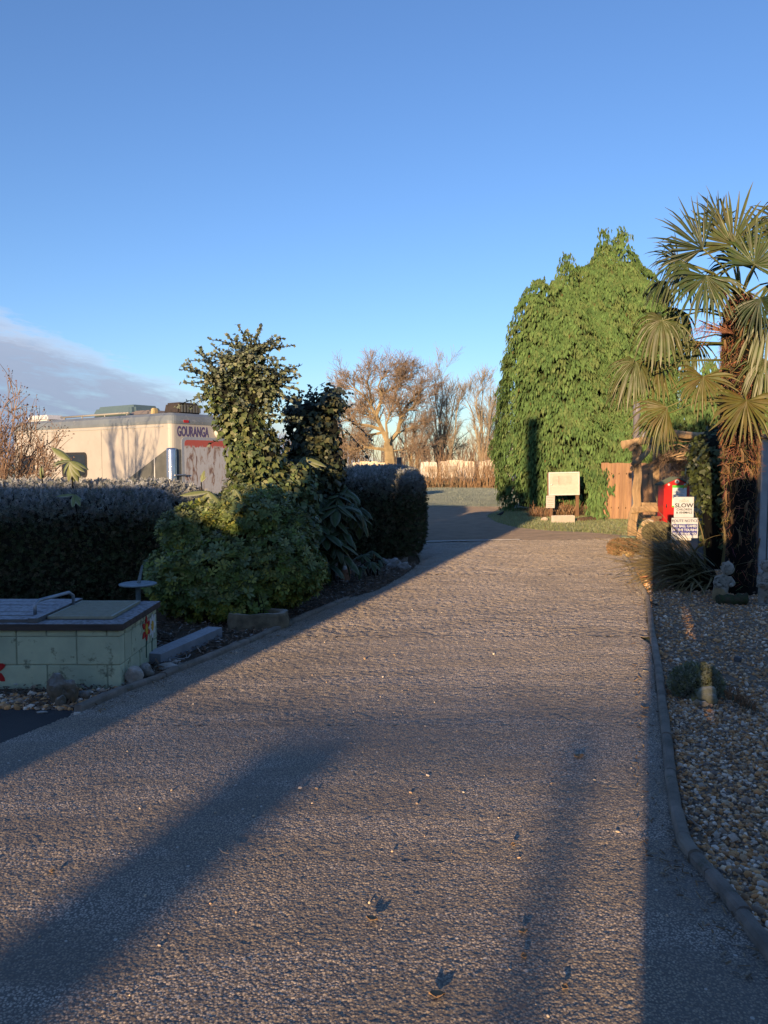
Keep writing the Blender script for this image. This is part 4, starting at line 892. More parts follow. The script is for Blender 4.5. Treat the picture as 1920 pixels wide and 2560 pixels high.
fr(1845, 660, .5, 100, (0, -1, .3), 110, 220, .3, DKG)
fr(1790, 700, .5, 215, (0, -1, .4), 110, 200, .6, DKG)
fr(1960, 560, .3, 60, (-.3, -1, .1), 130, 220, .3, DKG)
fr(1730, 850, .6, 255, (0, -1, .4), 110, 190, .6, OLV, 850)
fr(1560, 960, .1, 215, (.2, -.8, .7), 90, 170, .8, OLV, 900)
# flower stalk remains hanging from the crown
m = MB()
for i in range(26):
    c = at(1800, 825, PD-.2); a = random.uniform(PI*.75, PI*1.25); p0 = at(1835, 835, PD-.2); p1 = c + Vector((math.cos(a)*random.uniform(.05, .3), random.uniform(-.1, .1), random.uniform(-.02, .14))); p2 = p1 + Vector((math.cos(a)*.15, 0, -random.uniform(.03, .3)))
    m.tube([p0, p1, p2], [.006, .004, .002], 4, c=(1.1, .8, .8))
m.build('dry_flower_stalk', fibre, palm)

# spiky clump of strap leaves at the palm's foot
blade_m = [None]*4
for i in range(4):
    n = 8; V = []; C = []; dr = (.5, .9, .3, 1.3)[i]; wob = (.1, -.15, .05, .2)[i]
    for k in range(n):
        t = k/(n-1); w_ = .021*(1-t*.92)*(1 if t > .1 else .7); y = t*(1-.15*dr*t); z = .25*t-dr*.42*t*t; V += [(-w_+wob*t*t, y, z+.004), (wob*t*t, y, z), (w_+wob*t*t, y, z+.004)]; cc = A((.17, .165, .075))*(1-t)+A((.38, .29, .15))*t; C += [cc, cc*.8, cc]
    F = [(k*3+j, k*3+j+1, k*3+j+4, k*3+j+3) for k in range(n-1) for j in range(2)]
    blade_m[i] = mesh_np('strap_leaf', V, A(F), A(C)); blade_m[i].materials.append(frond_m)
hb = Vector((at(1765, 1400, 9.7).x, 9.8, .02))
sc_ = thing('spiky_plant', 'arching clump of long strap leaves spilling onto the kerb below the signs', 'plant', hb)
for i in range(290):
    a = random.gauss(PI*1.06, .62); zc = random.gauss(.22, .32) if i % 4 else random.gauss(.6, .25)
    d = Vector((math.cos(a), math.sin(a)*.55, zc)); p = hb + Vector((random.uniform(-.35, .15), random.uniform(-.3, .25), random.uniform(.05, .30)))
    put_leaf(sc_, blade_m[i % 4], p, d, (0, -.3, 1), random.uniform(.6, 1.2), 'strap_leaf')
MB().rock(hb+Vector((-.1, 0, .12)), (.28, .25, .22), 3, 2, .2).build('crown_base', MATS['hedge_core'], sc_)
# ivy bush right of the pergola
ivy('ivy_bush', 'glossy ivy bush hanging between the pergola and the palm trunk', [b3(1782, 1130, 11.6, .26, .32), b3(1775, 1180, 11.6, .24, .30), b3(1790, 1235, 11.7, .22, .30), b3(1795, 1310, 11.9, .26, .45), b3(1805, 1100, 11.9, .26, .28)], 2000, .085, A([(.06, .08, .03), (.085, .11, .04), (.05, .065, .025)]), [(at(1790, 1300, 11.8).x, 11.8, 0), (at(1785, 1200, 11.8).x, 11.8, .9), (at(1775, 1120, 11.7).x, 11.7, 1.6)], [(tuple(at(1752, 1165, 11.4)), (-1, -.2, .2), .25), (tuple(at(1790, 1095, 11.5)), (.6, -.2, 1), .4)], .05)
# ------------------------------------------------------------------ painted block bin
block_m = pm('green_block_paint', (0.56, 0.60, 0.41), (0.45, 0.49, 0.34), 5, 0.75, 0.6, 45, spots=((0.09, 0.10, 0.06), 8, 0.56, 0.75), attr=True, bdist=.006)
cap_m = pm('bin_cap_timber', (0.10, 0.075, 0.062), (0.055, 0.043, 0.038), 7, 0.8, 0.5, 50, frost=((0.42, 0.47, 0.54), 0.55), stretch=(.4, 3, 3))
lid_m = pm('bin_lid_timber', (0.17, 0.16, 0.15), (0.10, 0.095, 0.09), 7, 0.8, 0.5, 50, frost=((0.45, 0.50, 0.58), 0.65), stretch=(.5, 3, 3))
mesh_m = pm('ribbed_lid', (0.30, 0.29, 0.20), (0.23, 0.23, 0.17), 20, 0.6, 0.2, 60, frost=((0.42, 0.45, 0.45), 0.5))
steel = pm('galvanised', (0.32, 0.36, 0.40), (0.22, 0.25, 0.29), 14, 0.45, 0.1, 40, metal=0.7, spec=.5)
BX1, BY0, BY1, BXL = -1.92, 5.42, 6.30, -4.3
binn = thing('block_bin', 'pale green painted block bin with lids and painted flowers at the left edge', 'storage bin', ((BXL+BX1)/2, (BY0+BY1)/2, 0))
def rows(): return [(-.06, .165, .44, .10), (.165, .375, .44, .32), (.375, .425, .22, .10)]
for z0, z1, bl, off in rows():
    x = BX1
    xs = [BX1]; cur = BX1 - off
    while cur > BXL: xs.append(cur); cur -= bl
    xs.append(BXL)
    for a, b in zip(xs[:-1], xs[1:]):
        if a-b < .02: continue
        s_ = random.uniform(.92, 1.06); MB().box(b+.0045, a-.0045, BY0+random.uniform(0, .005), BY0+.10, z0+.0045, z1-.0045, c=(s_, s_, s_), bev=.007).build('block', block_m, binn)
    ys = [BY0+.104]; cur = BY0 + (.26 if bl > .3 and off > .2 else .12 if bl < .3 else .44)
    while cur < BY1-.05: ys.append(cur); cur += bl
    ys.append(BY1)
    for a, b in zip(ys[:-1], ys[1:]):
        if b-a < .02: continue
        s_ = random.uniform(.88, 1.02); MB().box(BX1-.10, BX1-random.uniform(0, .004)-.001, a+.003, b-.003, z0+.003, z1-.003, c=(s_, s_, s_), bev=.006).build('block', block_m, binn)
MB().box(BXL, BX1-.012, BY0+.012, BY1-.012, -.05, .405).build('mortar_core', pm('mortar', (0.38, 0.42, 0.30), (0.28, 0.31, 0.22), 30, .9), binn)
MB().box(BXL, BX1+.03, BY0-.03, BY0+.13, .425, .475, bev=.005).build('cap_board', cap_m, binn)
MB().box(BX1-.13, BX1+.03, BY0+.133, BY1+.02, .425, .474, bev=.005).build('cap_board', cap_m, binn)
MB().box(BXL, BX1-.133, BY1-.12, BY1+.02, .425, .473, bev=.005).build('cap_board', cap_m, binn)
# ribbed lid
l0, l1 = at(110, 1562, 5.5).x, at(275, 1560, 5.5).x
rl = MB().box(l0, l1, BY0+.135, BY1-.10, .476, .500, bev=.004).build('ribbed_lid', mesh_m, binn)
m = MB()
for i in range(28): y = BY0+.15 + i*(BY1-BY0-.27)/28; m.box(l0+.02, l1-.02, y, y+.008, .499, .503)
m.build('ribs', mesh_m, rl)
bt = l0-.08
MB().box(bt, l0-.01, BY0-.005, BY1-.05, .476, .512, bev=.004).build('batten', lid_m, binn)
for i in range(6):
    y0 = BY0+.02+i*.138; MB().box(BXL, bt-.012, y0, y0+.130, .476, .500+random.uniform(0, .004), bev=.004).build('lid_plank', lid_m, binn)
h0 = at(80, 1545, 5.55); MB().tube([(h0.x, 5.60, .50), (h0.x, 5.60, .575), (h0.x+.02, 5.63, .605), (h0.x+.10, 5.98, .605), (h0.x+.12, 6.01, .575), (h0.x+.12, 6.01, .50)], .013, 10).build('handle', steel, binn)
# painted flowers: thin coats of paint
def flower(root, o, ux, uz, n_, red, r, rc, k, petal, centre, stem=None, ph=0):
    o = Vector(o); ux = Vector(ux); uz = Vector(uz); n_ = Vector(n_); m = MB()
    for i in range(k):
        a = 2*PI*i/k+ph; d = ux*math.cos(a)+uz*math.sin(a); q = ux*-math.sin(a)+uz*math.cos(a); rr = r*random.uniform(.85, 1.12)
        V = [o+d*rc*.6, o+d*rr*.55+q*r*.24, o+d*rr*.85+q*r*.14, o+d*rr, o+d*rr*.85-q*r*.14, o+d*rr*.55-q*r*.24]; V = [v+n_*.0025 for v in V]+[v-n_*.002 for v in V]
        m.add(V, [(0, 1, 2, 3, 4, 5), (11, 10, 9, 8, 7, 6)] + [(i2, (i2+1) % 6, 6+(i2+1) % 6, 6+i2) for i2 in range(6)])
    f = m.build('painted_petals', petal, root)
    m = MB(); V = [o+ux*math.cos(a)*rc*.75+uz*math.sin(a)*rc+n_*.004 for a in np.linspace(0, 2*PI, 16)[:-1]]; V2 = [v-n_*.005 for v in V]; m.add(V+V2, [tuple(range(15)), tuple(range(29, 14, -1))]+[(i, (i+1) % 15, 15+(i+1) % 15, 15+i) for i in range(15)]); m.build('painted_centre', centre, root)
    if stem: MB().tube([o+n_*.001-uz*r*.9, o+uz*stem*.6+ux*.015, o+uz*stem+ux*.02], .005, 5).build('painted_stem', MATS['stem_paint'], root)
red_p = plain('red_paint', (0.42, 0.012, 0.014), .5); whi_p = plain('petal_white_paint', (0.62, 0.64, 0.62), .5); yel_p = plain('yellow_paint', (0.55, 0.33, 0.03), .5); plain('stem_paint', (0.05, 0.11, 0.08), .6)
fx = BX1+.001
flower(binn, (fx, 6.02, .30), (0, -1, 0), (0, 0, 1), (1, 0, 0), 1, .105, .045, 6, red_p, yel_p, -.23, PI/2)
flower(binn, (fx, 6.17, .295), (0, -1, 0), (0, 0, 1), (1, 0, 0), 0, .115, .042, 8, whi_p, yel_p, -.22, PI/2)
pf_ = at(-22, 1675, BY0); flower(binn, (pf_.x, BY0-.001, pf_.z), (1, 0, 0), (0, 0, 1), (0, -1, 0), 1, .125, .045, 6, red_p, yel_p, None, .35)

# ------------------------------------------------------------------ sundial
sd_m = pm('verdigris', (0.16, 0.22, 0.24), (0.10, 0.14, 0.16), 16, 0.6, 0.3, 60, frost=((0.45, 0.52, 0.58), .5), metal=.3)
c = at(345, 1460, 6.75); sdl = thing('sundial', 'small verdigris sundial on a slim pole behind the block bin', 'sundial', (c.x, c.y, 0))
MB().lathe([(.001, -.012), (.15, -.012), (.165, -.006), (.166, .004), (.155, .008), (.001, .008)], c, 40).build('dial_plate', sd_m, sdl)
gm = MB().prism([(-.02, 0), (.012, 0), (.040, .155), (.028, .165), (.022, .155)], .008, Matrix.Translation(c+Vector((.01, -.004, .008)))).build('gnomon', sd_m, sdl)
MB().lathe([(.05, 0), (.05, .03), (.024, .06), (.022, c.z-.04), (.04, c.z-.012)], (c.x, c.y, 0), 14).build('pole', sd_m, sdl)

# ------------------------------------------------------------------ things in the left border
a, b = gr(402, 1640, .07), gr(556, 1572, .07)
sl_ = (b-a).normalized(); q = Vector((-sl_.y, sl_.x, 0)); Mx = Matrix(((sl_.x, q.x, 0, a.x), (sl_.y, q.y, 0, a.y), (0, 0, 1, 0), (0, 0, 0, 1)))
tag(MB().box(0, (b-a).length, 0, .15, -.02, .085, Mx, bev=.006).build('concrete_kerb_block', pm('frosted_slab', (0.27, 0.28, 0.30), (0.20, 0.21, 0.225), 6, .85, .3, 60, frost=((.46, .50, .56), .5))), 'long frosted concrete edging block between bin and stone trough', 'edging block')
c = gr(640, 1574); tro = thing('stone_trough', 'rough hollow stone trough planter at the foot of the rosette shrub', 'planter', c)
m = MB(); n = 30; prof = [(1.0, 0), (1.03, .4), (1.0, .85), (.96, 1.0), (.80, 1.0), (.74, .9), (.68, .55), (.0, .5)]
V = []; 
for (rr, zz) in prof:
    for k in range(n):
        t = 2*PI*k/n; ex = .30*rr*np.sign(math.cos(t))*abs(math.cos(t))**.6; ey = .16*rr*np.sign(math.sin(t))*abs(math.sin(t))**.6; w_ = 1+.07*mnoise.noise(Vector((ex*7, ey*7, zz*2)))
        V.append(Vector((c.x+ex*w_, c.y+.12+ey*w_, c.z-.02+.18*zz*(1+.1*mnoise.noise(Vector((ex*5, ey*5, 3)))))))
m.add(V, [(i*n+k, i*n+(k+1) % n, (i+1)*n+(k+1) % n, (i+1)*n+k) for i in range(len(prof)-1) for k in range(n)], (.62, .56, .42), True); m.build('basin', stone_m, tro)
m = MB()
for i in range(3): x = c.x+random.uniform(-.05, .08); m.tube([(x, c.y+.1, .08), (x+.01, c.y+.1, .2), (x+random.uniform(-.04, .04), c.y+.1, .34)], [.005, .004, .002], 5)
m.build('dry_stalk', bark, tro)
def stone(name, label, px, py, r, seed, c, dz=.6, amp=.25, cat='stone'):
    p = gr(px, py); return tag(MB().rock((p.x, p.y+r[1], r[2]*dz), r, seed, 3, amp, c).build(name, stone_m), label, cat)
# tortoise-like heap: separate stones
stone('rounded_stone', 'large knobbly brown stone on the shingle before the block bin', 143, 1768, (.085, .08, .105), 2, (.55, .48, .38), .75, .35)
stone('small_boulder', 'small egg shaped stone leaning against the knobbly brown stone', 148, 1772, (.035, .03, .045), 4, (.62, .55, .45), .8)
stone('small_boulder', 'brown upright stone on the right of the knobbly stone', 172, 1763, (.04, .04, .075), 5, (.66, .50, .33), .8)
stone('small_boulder', 'low brown stone at the corner foot of the bin', 203, 1752, (.05, .04, .035), 6, (.60, .5, .38), .6)
stone('pale_boulder', 'round white patched stone against the right side of the bin', 330, 1714, (.062, .06, .075), 8, (1.35, 1.32, 1.28), .8, .18)
stone('grey_boulder', 'grey rough stone behind the white patched stone', 358, 1700, (.06, .06, .065), 9, (.75, .75, .72), .7)
stone('white_stone', 'hollow bone white stone beside the frosted edging block', 420, 1642, (.055, .04, .035), 11, (1.9, 1.85, 1.75), .7, .5)
stone('pale_flat_stone', 'flat pale crumpled stone right of the bin corner', 415, 1676, (.09, .05, .028), 12, (1.25, 1.25, 1.25), .6, .5)
stone('pale_flat_stone', 'small pale lump at the edge of the mulch behind the kerb', 440, 1662, (.035, .03, .02), 13, (1.3, 1.3, 1.3), .6, .5)
stone('shell', 'white broken shell lying at the tarmac joint', 192, 1790, (.028, .018, .010), 14, (1.9, 1.85, 1.8), .8, .5)
stone('shell', 'pale flat flake on the dark side path', 102, 1784, (.036, .02, .006), 15, (1.2, 1.2, 1.15), .8, .3)
stone('pale_boulder', 'whitish stone under the right edge of the rosette shrub', 748, 1478, (.09, .07, .06), 16, (1.1, 1.05, 1.0), .7)
stone('white_stone', 'small pale rock in the mulch below the rosette shrub', 742, 1515, (.06, .05, .05), 17, (1.0, 1.0, .95), .7)
for i, (px, py, s, lb) in enumerate([(985, 1395, .10, 'frosted grey rock highest in the pile at the hedge foot'), (1005, 1408, .10, 'angular pale rock in the pile at the hedge foot'), (985, 1418, .11, 'frosted rock at the front left of the hedge foot pile'), (1012, 1425, .09, 'brown frosted rock at the drive side of the rock pile'), (965, 1410, .08, 'small rock half under the low leafy clump')]):
    stone('rockery_stone', lb, px, py, (s, s*.8, s*.75), 20+i, (.95, 1.0, 1.08), .5, .5)
# little garden figures
def gnome(label, px, py, h, robe, hat, Y=None):
    p = gr(px, py); root = thing('garden_gnome', label, 'ornament', p); o = (p.x, p.y, 0); s = h
    mm = plain('gnome_robe_%d' % px, robe, .7); mh = plain('gnome_hat_%d' % px, hat, .7); sk = MATS.get('gnome_skin') or plain('gnome_skin', (.45, .36, .28), .7)
    MB().lathe([(.001, 0), (.24*s, 0), (.26*s, .08*s), (.24*s, .25*s), (.20*s, .42*s), (.15*s, .55*s), (.10*s, .6*s)], o, 14).build('body', mm, root)
    MB().rock((p.x, p.y-.02*s, .66*s), (.13*s, .13*s, .12*s), 1, 2, .08).build('head', sk, root)
    MB().lathe([(.15*s, .70*s), (.14*s, .74*s), (.08*s, .88*s), (.02*s, 1.0*s)], o, 12).build('hat', mh, root)
    MB().rock((p.x, p.y-.13*s, .58*s), (.09*s, .05*s, .11*s), 3, 2, .15).build('beard', sign_white, root)
    for k in (-1, 1): MB().tube([(p.x+k*.2*s, p.y, .48*s), (p.x+k*.26*s, p.y-.08*s, .36*s), (p.x+k*.1*s, p.y-.2*s, .34*s)], .05*s, 7).build('arm', mm, root)
gnome('small pale garden figure left of the terracotta one under the big leaves', 808, 1458, .26, (.35, .27, .20), (.45, .42, .36))
gnome('terracotta coloured garden figure with pale head beside the mulch', 862, 1452, .32, (.30, .15, .09), (.34, .35, .24))
# leaning stake and post by the hedge block
p = gr(962, 1405); tag(MB().tube([(p.x+.02, p.y, -.02), (p.x-.02, p.y-.02, .35), (p.x-.07, p.y, .85)], [.05, .04, .025], 7, wob=.2).build('leaning_stake', pm('old_wood', (.13, .10, .075), (.08, .06, .045), 12, .9, .6, 40, stretch=(2, 2, .3))), 'dark split stake leaning in front of the hedge block', 'stake')
p = at(998, 1160, 15.2); tag(MB().box(p.x-.05, p.x+.05, p.y-.05, p.y+.05, -.02, at(998, 1143, 15.2).z, bev=.008).build('timber_post', pm('grey_post', (.20, .18, .16), (.13, .12, .11), 12, .9, .5, 40, stretch=(2, 2, .3), frost=((.6, .63, .68), .7))), 'square grey frost topped post behind the hedge block', 'post')
p = gr(982, 1405); tag(MB().tube([(p.x, p.y, 0), (p.x+.01, p.y, .3), (p.x+.03, p.y, .48)], .006, 5).build('thin_cane', rustic), 'thin pale cane upright beside the leaning stake', 'cane')

# ------------------------------------------------------------------ motorhome
def motorhome():
    co = Vector((-5.64, 20.0, 0)); sdir = Vector((-.795, .606, 0)); rdir_ = Vector((.606, .795, 0)); Ln, Wd, H = 8.4, 2.35, 3.0
    out_s = Vector((-.606, -.795, 0)); out_r = Vector((.795, -.606, 0))
    root = thing('motorhome', 'large cream motorhome with grey roof band lettered GOURANGA behind the hedge', 'motorhome', co)
    Mv = Matrix(((sdir.x, rdir_.x, 0, co.x), (sdir.y, rdir_.y, 0, co.y), (0, 0, 1, 0), (0, 0, 0, 1)))   # local x along side, y across rear, z up
    body_m = pm('cream_body', (.45, .425, .385), (.41, .385, .345), 1.5, .4, .05, 3, spec=.5, spots=((.30, .285, .25), 5, .60, .5)); band = pm('grey_band', (.20, .235, .26), (.15, .175, .20), 2, .4, spots=((.33, .34, .34), 4, .58, .5)); dark = pm('dark_panel', (.13, .135, .125), (.09, .095, .09), 3, .4)
    chrome = pm('chrome', (.55, .56, .57), (.45, .46, .48), 6, .22, metal=.9, spec=.6); glassd = pm('dark_glass', (.012, .016, .020), (.02, .025, .03), 2, .08, spec=.6); art_grey = plain('trim_grey', (.30, .34, .40), .5)
    # body shell: rounded vertical rear corners
    def outline(r, ins=0.0):
        pts = []
        for (cx, cy, a0) in ((r, r, PI), (Ln-r, r, 1.5*PI), (Ln-r, Wd-r, 0), (r, Wd-r, .5*PI)):
            for k in range(6):
                a = a0 + k*PI/10; pts.append((cx+math.cos(a)*(r-ins), cy+math.sin(a)*(r-ins)))
        return pts
    def shell(name, levels, mat, par):
        m = MB(); V = []; n = 24
        for z, r, ins in levels: V += [Mv @ Vector((x, y, z)) for x, y in outline(r, ins)]
        F = [(i*n+k, i*n+(k+1) % n, (i+1)*n+(k+1) % n, (i+1)*n+k) for i in range(len(levels)-1) for k in range(n)] + [tuple(range(n))[::-1], tuple((len(levels)-1)*n+k for k in range(n))]
        m.add(V, F); return m.build(name, mat, par)
    body = shell('body', [(.35, .16, 0), (2.70, .16, 0)], body_m, root)
    rb = shell('roof_band', [(2.702, .17, -.015), (2.78, .18, -.02), (2.92, .22, .03), (3.0, .24, .14)], band, root)
    for i in range(4):   # wheels
        x = (1.6, 2.5, 1.6, 6.6)[i]; y = (.05, .05, Wd-.3, .05)[i]
        w_ = MB(); V = []; w_.lathe([(.0, 0), (.42, 0), (.44, .04), (.44, .2), (.42, .24), (0, .24)], (0, 0, 0), 20, M=Mv @ Matrix.Translation((x, y, .42)) @ Matrix.Rotation(-PI/2, 4, 'X')); w_.build('wheel', dark, root)
    def panel(name, pts, side, mat, par, th=.012, off=.002):
        """pts in (s,z) on the side or (r,z) on the rear"""
        m = MB(); V = []
        for (u, z) in pts: V.append(Mv @ (Vector((u, -off, z)) if side == 's' else Vector((-off, u, z))))
        o = (out_s if side == 's' else -sdir)*th; n = len(pts); V2 = [v+o for v in V]
        m.add(V+V2, [tuple(range(n)), tuple(range(2*n-1, n-1, -1))]+[(i, (i+1) % n, n+(i+1) % n, n+i) for i in range(n)]); return m.build(name, mat, par)
    def rrect(u0, u1, z0, z1, r):
        out = []
        for (cx, cz, a0) in ((u0+r, z0+r, PI), (u1-r, z0+r, 1.5*PI), (u1-r, z1-r, 0), (u0+r, z1-r, .5*PI)):
            for k in range(5): a = a0+k*PI/8; out.append((cx+math.cos(a)*r, cz+math.sin(a)*r))
        return out
    wf = panel('window', rrect(3.98, 5.36, 1.22, 1.98, .14), 's', plain('window_rubber', (.03, .03, .032), .6), root)
    panel('window_pane', rrect(4.05, 5.29, 1.29, 1.91, .11), 's', glassd, wf, .004, .015)
    wf = panel('window', rrect(7.0, 8.0, 1.3, 1.9, .12), 's', MATS['window_rubber'], root); panel('window_pane', rrect(7.07, 7.93, 1.36, 1.84, .1), 's', glassd, wf, .004, .015)
    panel('side_skirt', [(.17, .4), (2.6, .4), (2.4, 1.0), (1.35, 1.48), (.17, 2.02)], 's', dark, root, .008)
    panel('side_trim', [(.68, .4), (.71, .4), (.71, 1.78), (.68, 1.78)], 's', plain('trim_white', (.7, .7, .68), .4), root, .014)
    seam = plain('seam_grey', (.24, .23, .21), .6)
    for u in (1.55, 3.2, 5.9): panel('panel_seam', [(u, .45), (u+.012, .45), (u+.012, 2.68), (u, 2.68)], 's', seam, root, .004)
    panel('awning_rail', [(.3, 2.62), (7.9, 2.62), (7.9, 2.655), (.3, 2.655)], 's', plain('rail_alu', (.42, .42, .40), .4), root, .02)
    lk = panel('locker_door', rrect(2.75, 3.65, .62, 1.12, .06), 's', plain('locker_cream', (.40, .375, .33), .5), root, .008); panel('locker_handle', rrect(3.14, 3.26, .98, 1.03, .015), 's', chrome, lk, .012, .012)
    panel('vent_grille', rrect(6.05, 6.55, 1.5, 1.75, .03), 's', plain('vent_grey', (.30, .29, .27), .6), root, .012)
    pc = Mv @ Vector((.075, .075, 0)); MB().lathe([(.135, .5), (.135, 2.0), (.125, 2.04), (.10, 2.06)], (pc.x, pc.y, 0), 20).build('corner_post', chrome, root)
    panel('rear_panel', rrect(.18, .48, .5, 2.02, .03), 'r', dark, root, .006)
    fr_ = panel('rear_window_frame', rrect(.34, 2.16, .75, 2.36, .14), 'r', art_grey, root, .016)
    # faded poster on the rear window
    pmx = bpy.data.materials.new('faded_poster'); pmx.use_nodes = True; t = pmx.node_tree; b = t.nodes['Principled BSDF']; g_ = N(t, 'ShaderNodeNewGeometry')
    mp = N(t, 'ShaderNodeMapping'); mp.inputs['Scale'].default_value = (6, 6, 2.0); L(t, g_.outputs['Position'], mp.inputs[0])
    n1_ = N(t, 'ShaderNodeTexNoise', i_Scale=1.0, i_Detail=9, i_Roughness=.68, i_Distortion=1.4); L(t, mp.outputs[0], n1_.inputs['Vector'])
    sz = N(t, 'ShaderNodeSeparateXYZ'); L(t, g_.outputs['Position'], sz.inputs[0])
    top = RAMP(t, M_(t, 'ADD', M_(t, 'MULTIPLY_ADD', sz.outputs[2], 1.3, -2.42), M_(t, 'MULTIPLY', n1_.outputs[0], .55), clamp=True), [(.58, 0.0), (.62, 1.0)])
    cA = RAMP(t, n1_.outputs[0], [(.34, (.11, .08, .10)), (.41, (.26, .17, .12)), (.45, (.36, .33, .32)), (.50, (.44, .45, .47)), (.60, (.46, .47, .49)), (.68, (.32, .22, .17))])
    cc = MIX(t, top, cA, (.40, .09, .07)); L(t, cc, b.inputs['Base Color']); b.inputs['Roughness'].default_value = .5
    panel('faded_poster', rrect(.44, 2.06, .82, 2.28, .09), 'r', pmx, fr_, .004, .019)
    for u in (.42, 1.55, 1.86): panel('marker_light', rrect(u, u+.16, 2.74, 2.81, .02), 'r', plain('red_lens', (.45, .02, .02), .3), root, .03)
    # rear camera pod
    m = MB(); o_ = Mv @ Vector((-.01, 1.62, 2.50)); m.lathe([(.15, 0), (.13, .10), (.085, .17), (.0, .17)], (0, 0, 0), 16, M=Matrix.Translation(o_) @ Vector((-sdir.x, -sdir.y, 0)).to_track_quat('Z', 'Y').to_matrix().to_4x4()); cp = m.build('camera_pod', cream_paint, root)
    o2 = o_ - sdir*.172; m = MB(); m.lathe([(0, 0), (.05, 0), (.05, .01), (0, .012)], (0, 0, 0), 14, M=Matrix.Translation(o2) @ Vector((-sdir.x, -sdir.y, 0)).to_track_quat('Z', 'Y').to_matrix().to_4x4()); m.build('camera_lens', glassd, cp)
    # lettering
    txt(root, 'GOURANGA', Mv @ Vector((-.004, .74, 2.49)), rdir_, Vector((0, 0, 1)), .37, plain('purple_paint', (.10, .075, .17), .5), width=.50, bold=.012)
    # roof furniture
    def rbx(name, x0, x1, y0, y1, z0, z1, mat, tp=.12, bev=.03):
        bm = bmesh.new(); bmesh.ops.create_cube(bm, size=1)
        for v in bm.verts:
            k = 1-(tp if v.co.z > 0 else 0); v.co = Vector(((x0+x1)/2+v.co.x*(x1-x0)*k, (y0+y1)/2+v.co.y*(y1-y0)*k, z0 if v.co.z < 0 else z1))
        bmesh.ops.bevel(bm, geom=bm.edges[:], offset=bev, segments=2, affect='EDGES')
        m = MB(); m.add([Mv @ v.co for v in bm.verts], [[v.index for v in f.verts] for f in bm.faces]); bm.free(); return m.build(name, mat, root)
    ac = rbx('air_conditioner', .35, 1.05, .55, 1.35, 3.0, 3.32, pm('brown_plastic', (.055, .045, .04), (.035, .03, .028), 8, .6), .12, .05)
    m = MB()
    for i in range(7): m.box(0.33, .345, .62+i*.1, .68+i*.1, 3.05, 3.25, Mv)
    m.build('grille', dark, ac)
    rbx('roof_hatch', 1.5, 2.6, .4, 1.3, 3.0, 3.16, plain('smoked_dome', (.22, .19, .16), .35), .3, .05)
    rbx('roof_box', 2.3, 4.6, .5, 1.6, 3.02, 3.36, plain('teal_box', (.11, .17, .19), .4), .18, .08)
    rbx('roof_vent', 6.5, 7.8, .15, .9, 3.0, 3.20, plain('vent_white', (.62, .63, .64), .4), .15, .06)
    rbx('filler_cap', 1.05, 1.22, .25, .42, 2.97, 3.17, plain('yellow_cap', (.5, .4, .2), .5), .2, .02)
    m = MB(); m.tube([Mv @ Vector((2.2, .25, 3.08)), Mv @ Vector((5.8, .25, 3.08))], .03, 6)
    for x in (2.3, 3.4, 4.6, 5.6): m.tube([Mv @ Vector((x, .25, 2.95)), Mv @ Vector((x, .25, 3.08))], .02, 6)
    m.build('roof_rail', plain('rail_grey', (.35, .34, .30), .4), root)
    m = MB(); m.tube([Mv @ Vector((-.05, .05, 1.32)), Mv @ Vector((-.08, .1, 1.34)), Mv @ Vector((-.08, .42, 1.34)), Mv @ Vector((-.03, .46, 1.30))], .018, 8); m.build('bumper_rail', chrome, root)
def txt(parent, s, o, ux, uz, size, mat, width=1.0, bold=0.0, align='CENTER', name='lettering'):
    cu = bpy.data.curves.new(name, 'FONT'); cu.body = s; cu.size = size; cu.align_x = align; cu.align_y = 'CENTER'; cu.extrude = .0012; cu.offset = bold; cu.resolution_u = 3; cu.fill_mode = 'BOTH'
    tmp = bpy.data.objects.new('tmp', cu); COL.objects.link(tmp); bpy.context.view_layer.update()
    me = bpy.data.meshes.new_from_object(tmp.evaluated_get(bpy.context.evaluated_depsgraph_get())); bpy.data.objects.remove(tmp)
    me.materials.clear(); me.materials.append(mat); me.name = name
    ob = bpy.data.objects.new(name, me); COL.objects.link(ob); ob.parent = parent
    ux = Vector(ux).normalized(); uz = Vector(uz).normalized(); n_ = ux.cross(uz)
    Mx = Matrix(((ux.x*width, uz.x, n_.x, 0), (ux.y*width, uz.y, n_.y, 0), (ux.z*width, uz.z, n_.z, 0), (0, 0, 0, 1)))
    ob.matrix_local = Matrix.Translation(Vector(o)-ORG[parent.name]) @ Mx; ORG[ob.name] = ORG[parent.name]; return ob
motorhome()

# ------------------------------------------------------------------ distant caravans along the field edge
def caravan(label, x0, x1, y, z1, col):
    root = thing('caravan', label, 'caravan', ((x0+x1)/2, y, 0), 'caravans beyond the field'); cm = plain('caravan_' + str(int(x0*10)), col, .5); Mx = Matrix.Translation((0, y, 0))
    MB().prism([(x0, .5), (x1, .5), (x1+.03, 1.2), (x1-.03, z1-.05), (x1-.12, z1), (x0+.12, z1), (x0+.03, z1-.05), (x0-.03, 1.2)], 2.1, Mx).build('body', cm, root)
    n = max(1, int((x1-x0)/1.6))
    for i in range(n):
        a = x0+.35+i*(x1-x0-.5)/n; f = MB().box(a, a+.95, y-.02, y+.02, .98, z1-.35, bev=.015).build('window', plain('caravan_window', (.46, .40, .31), .3), root)
    for x in (x0+(x1-x0)*.45,): MB().lathe([(0, -.1), (.3, -.1), (.32, 0), (.3, .1), (0, .1)], (x, y-.02, .32), 14, M=Matrix.Rotation(PI/2, 4, 'X')).build('wheel', MATS['dark_panel'], root)
    MB().box(x0+.6, x1-.8, y+.5, y+1.4, z1-.005, z1+.10, bev=.02).build('roof_light', cm, root)
caravan('cream caravan behind the coppice stems right of the post', X_(1100, 59), X_(1185, 59), 59, 1.85, (.72, .62, .48))
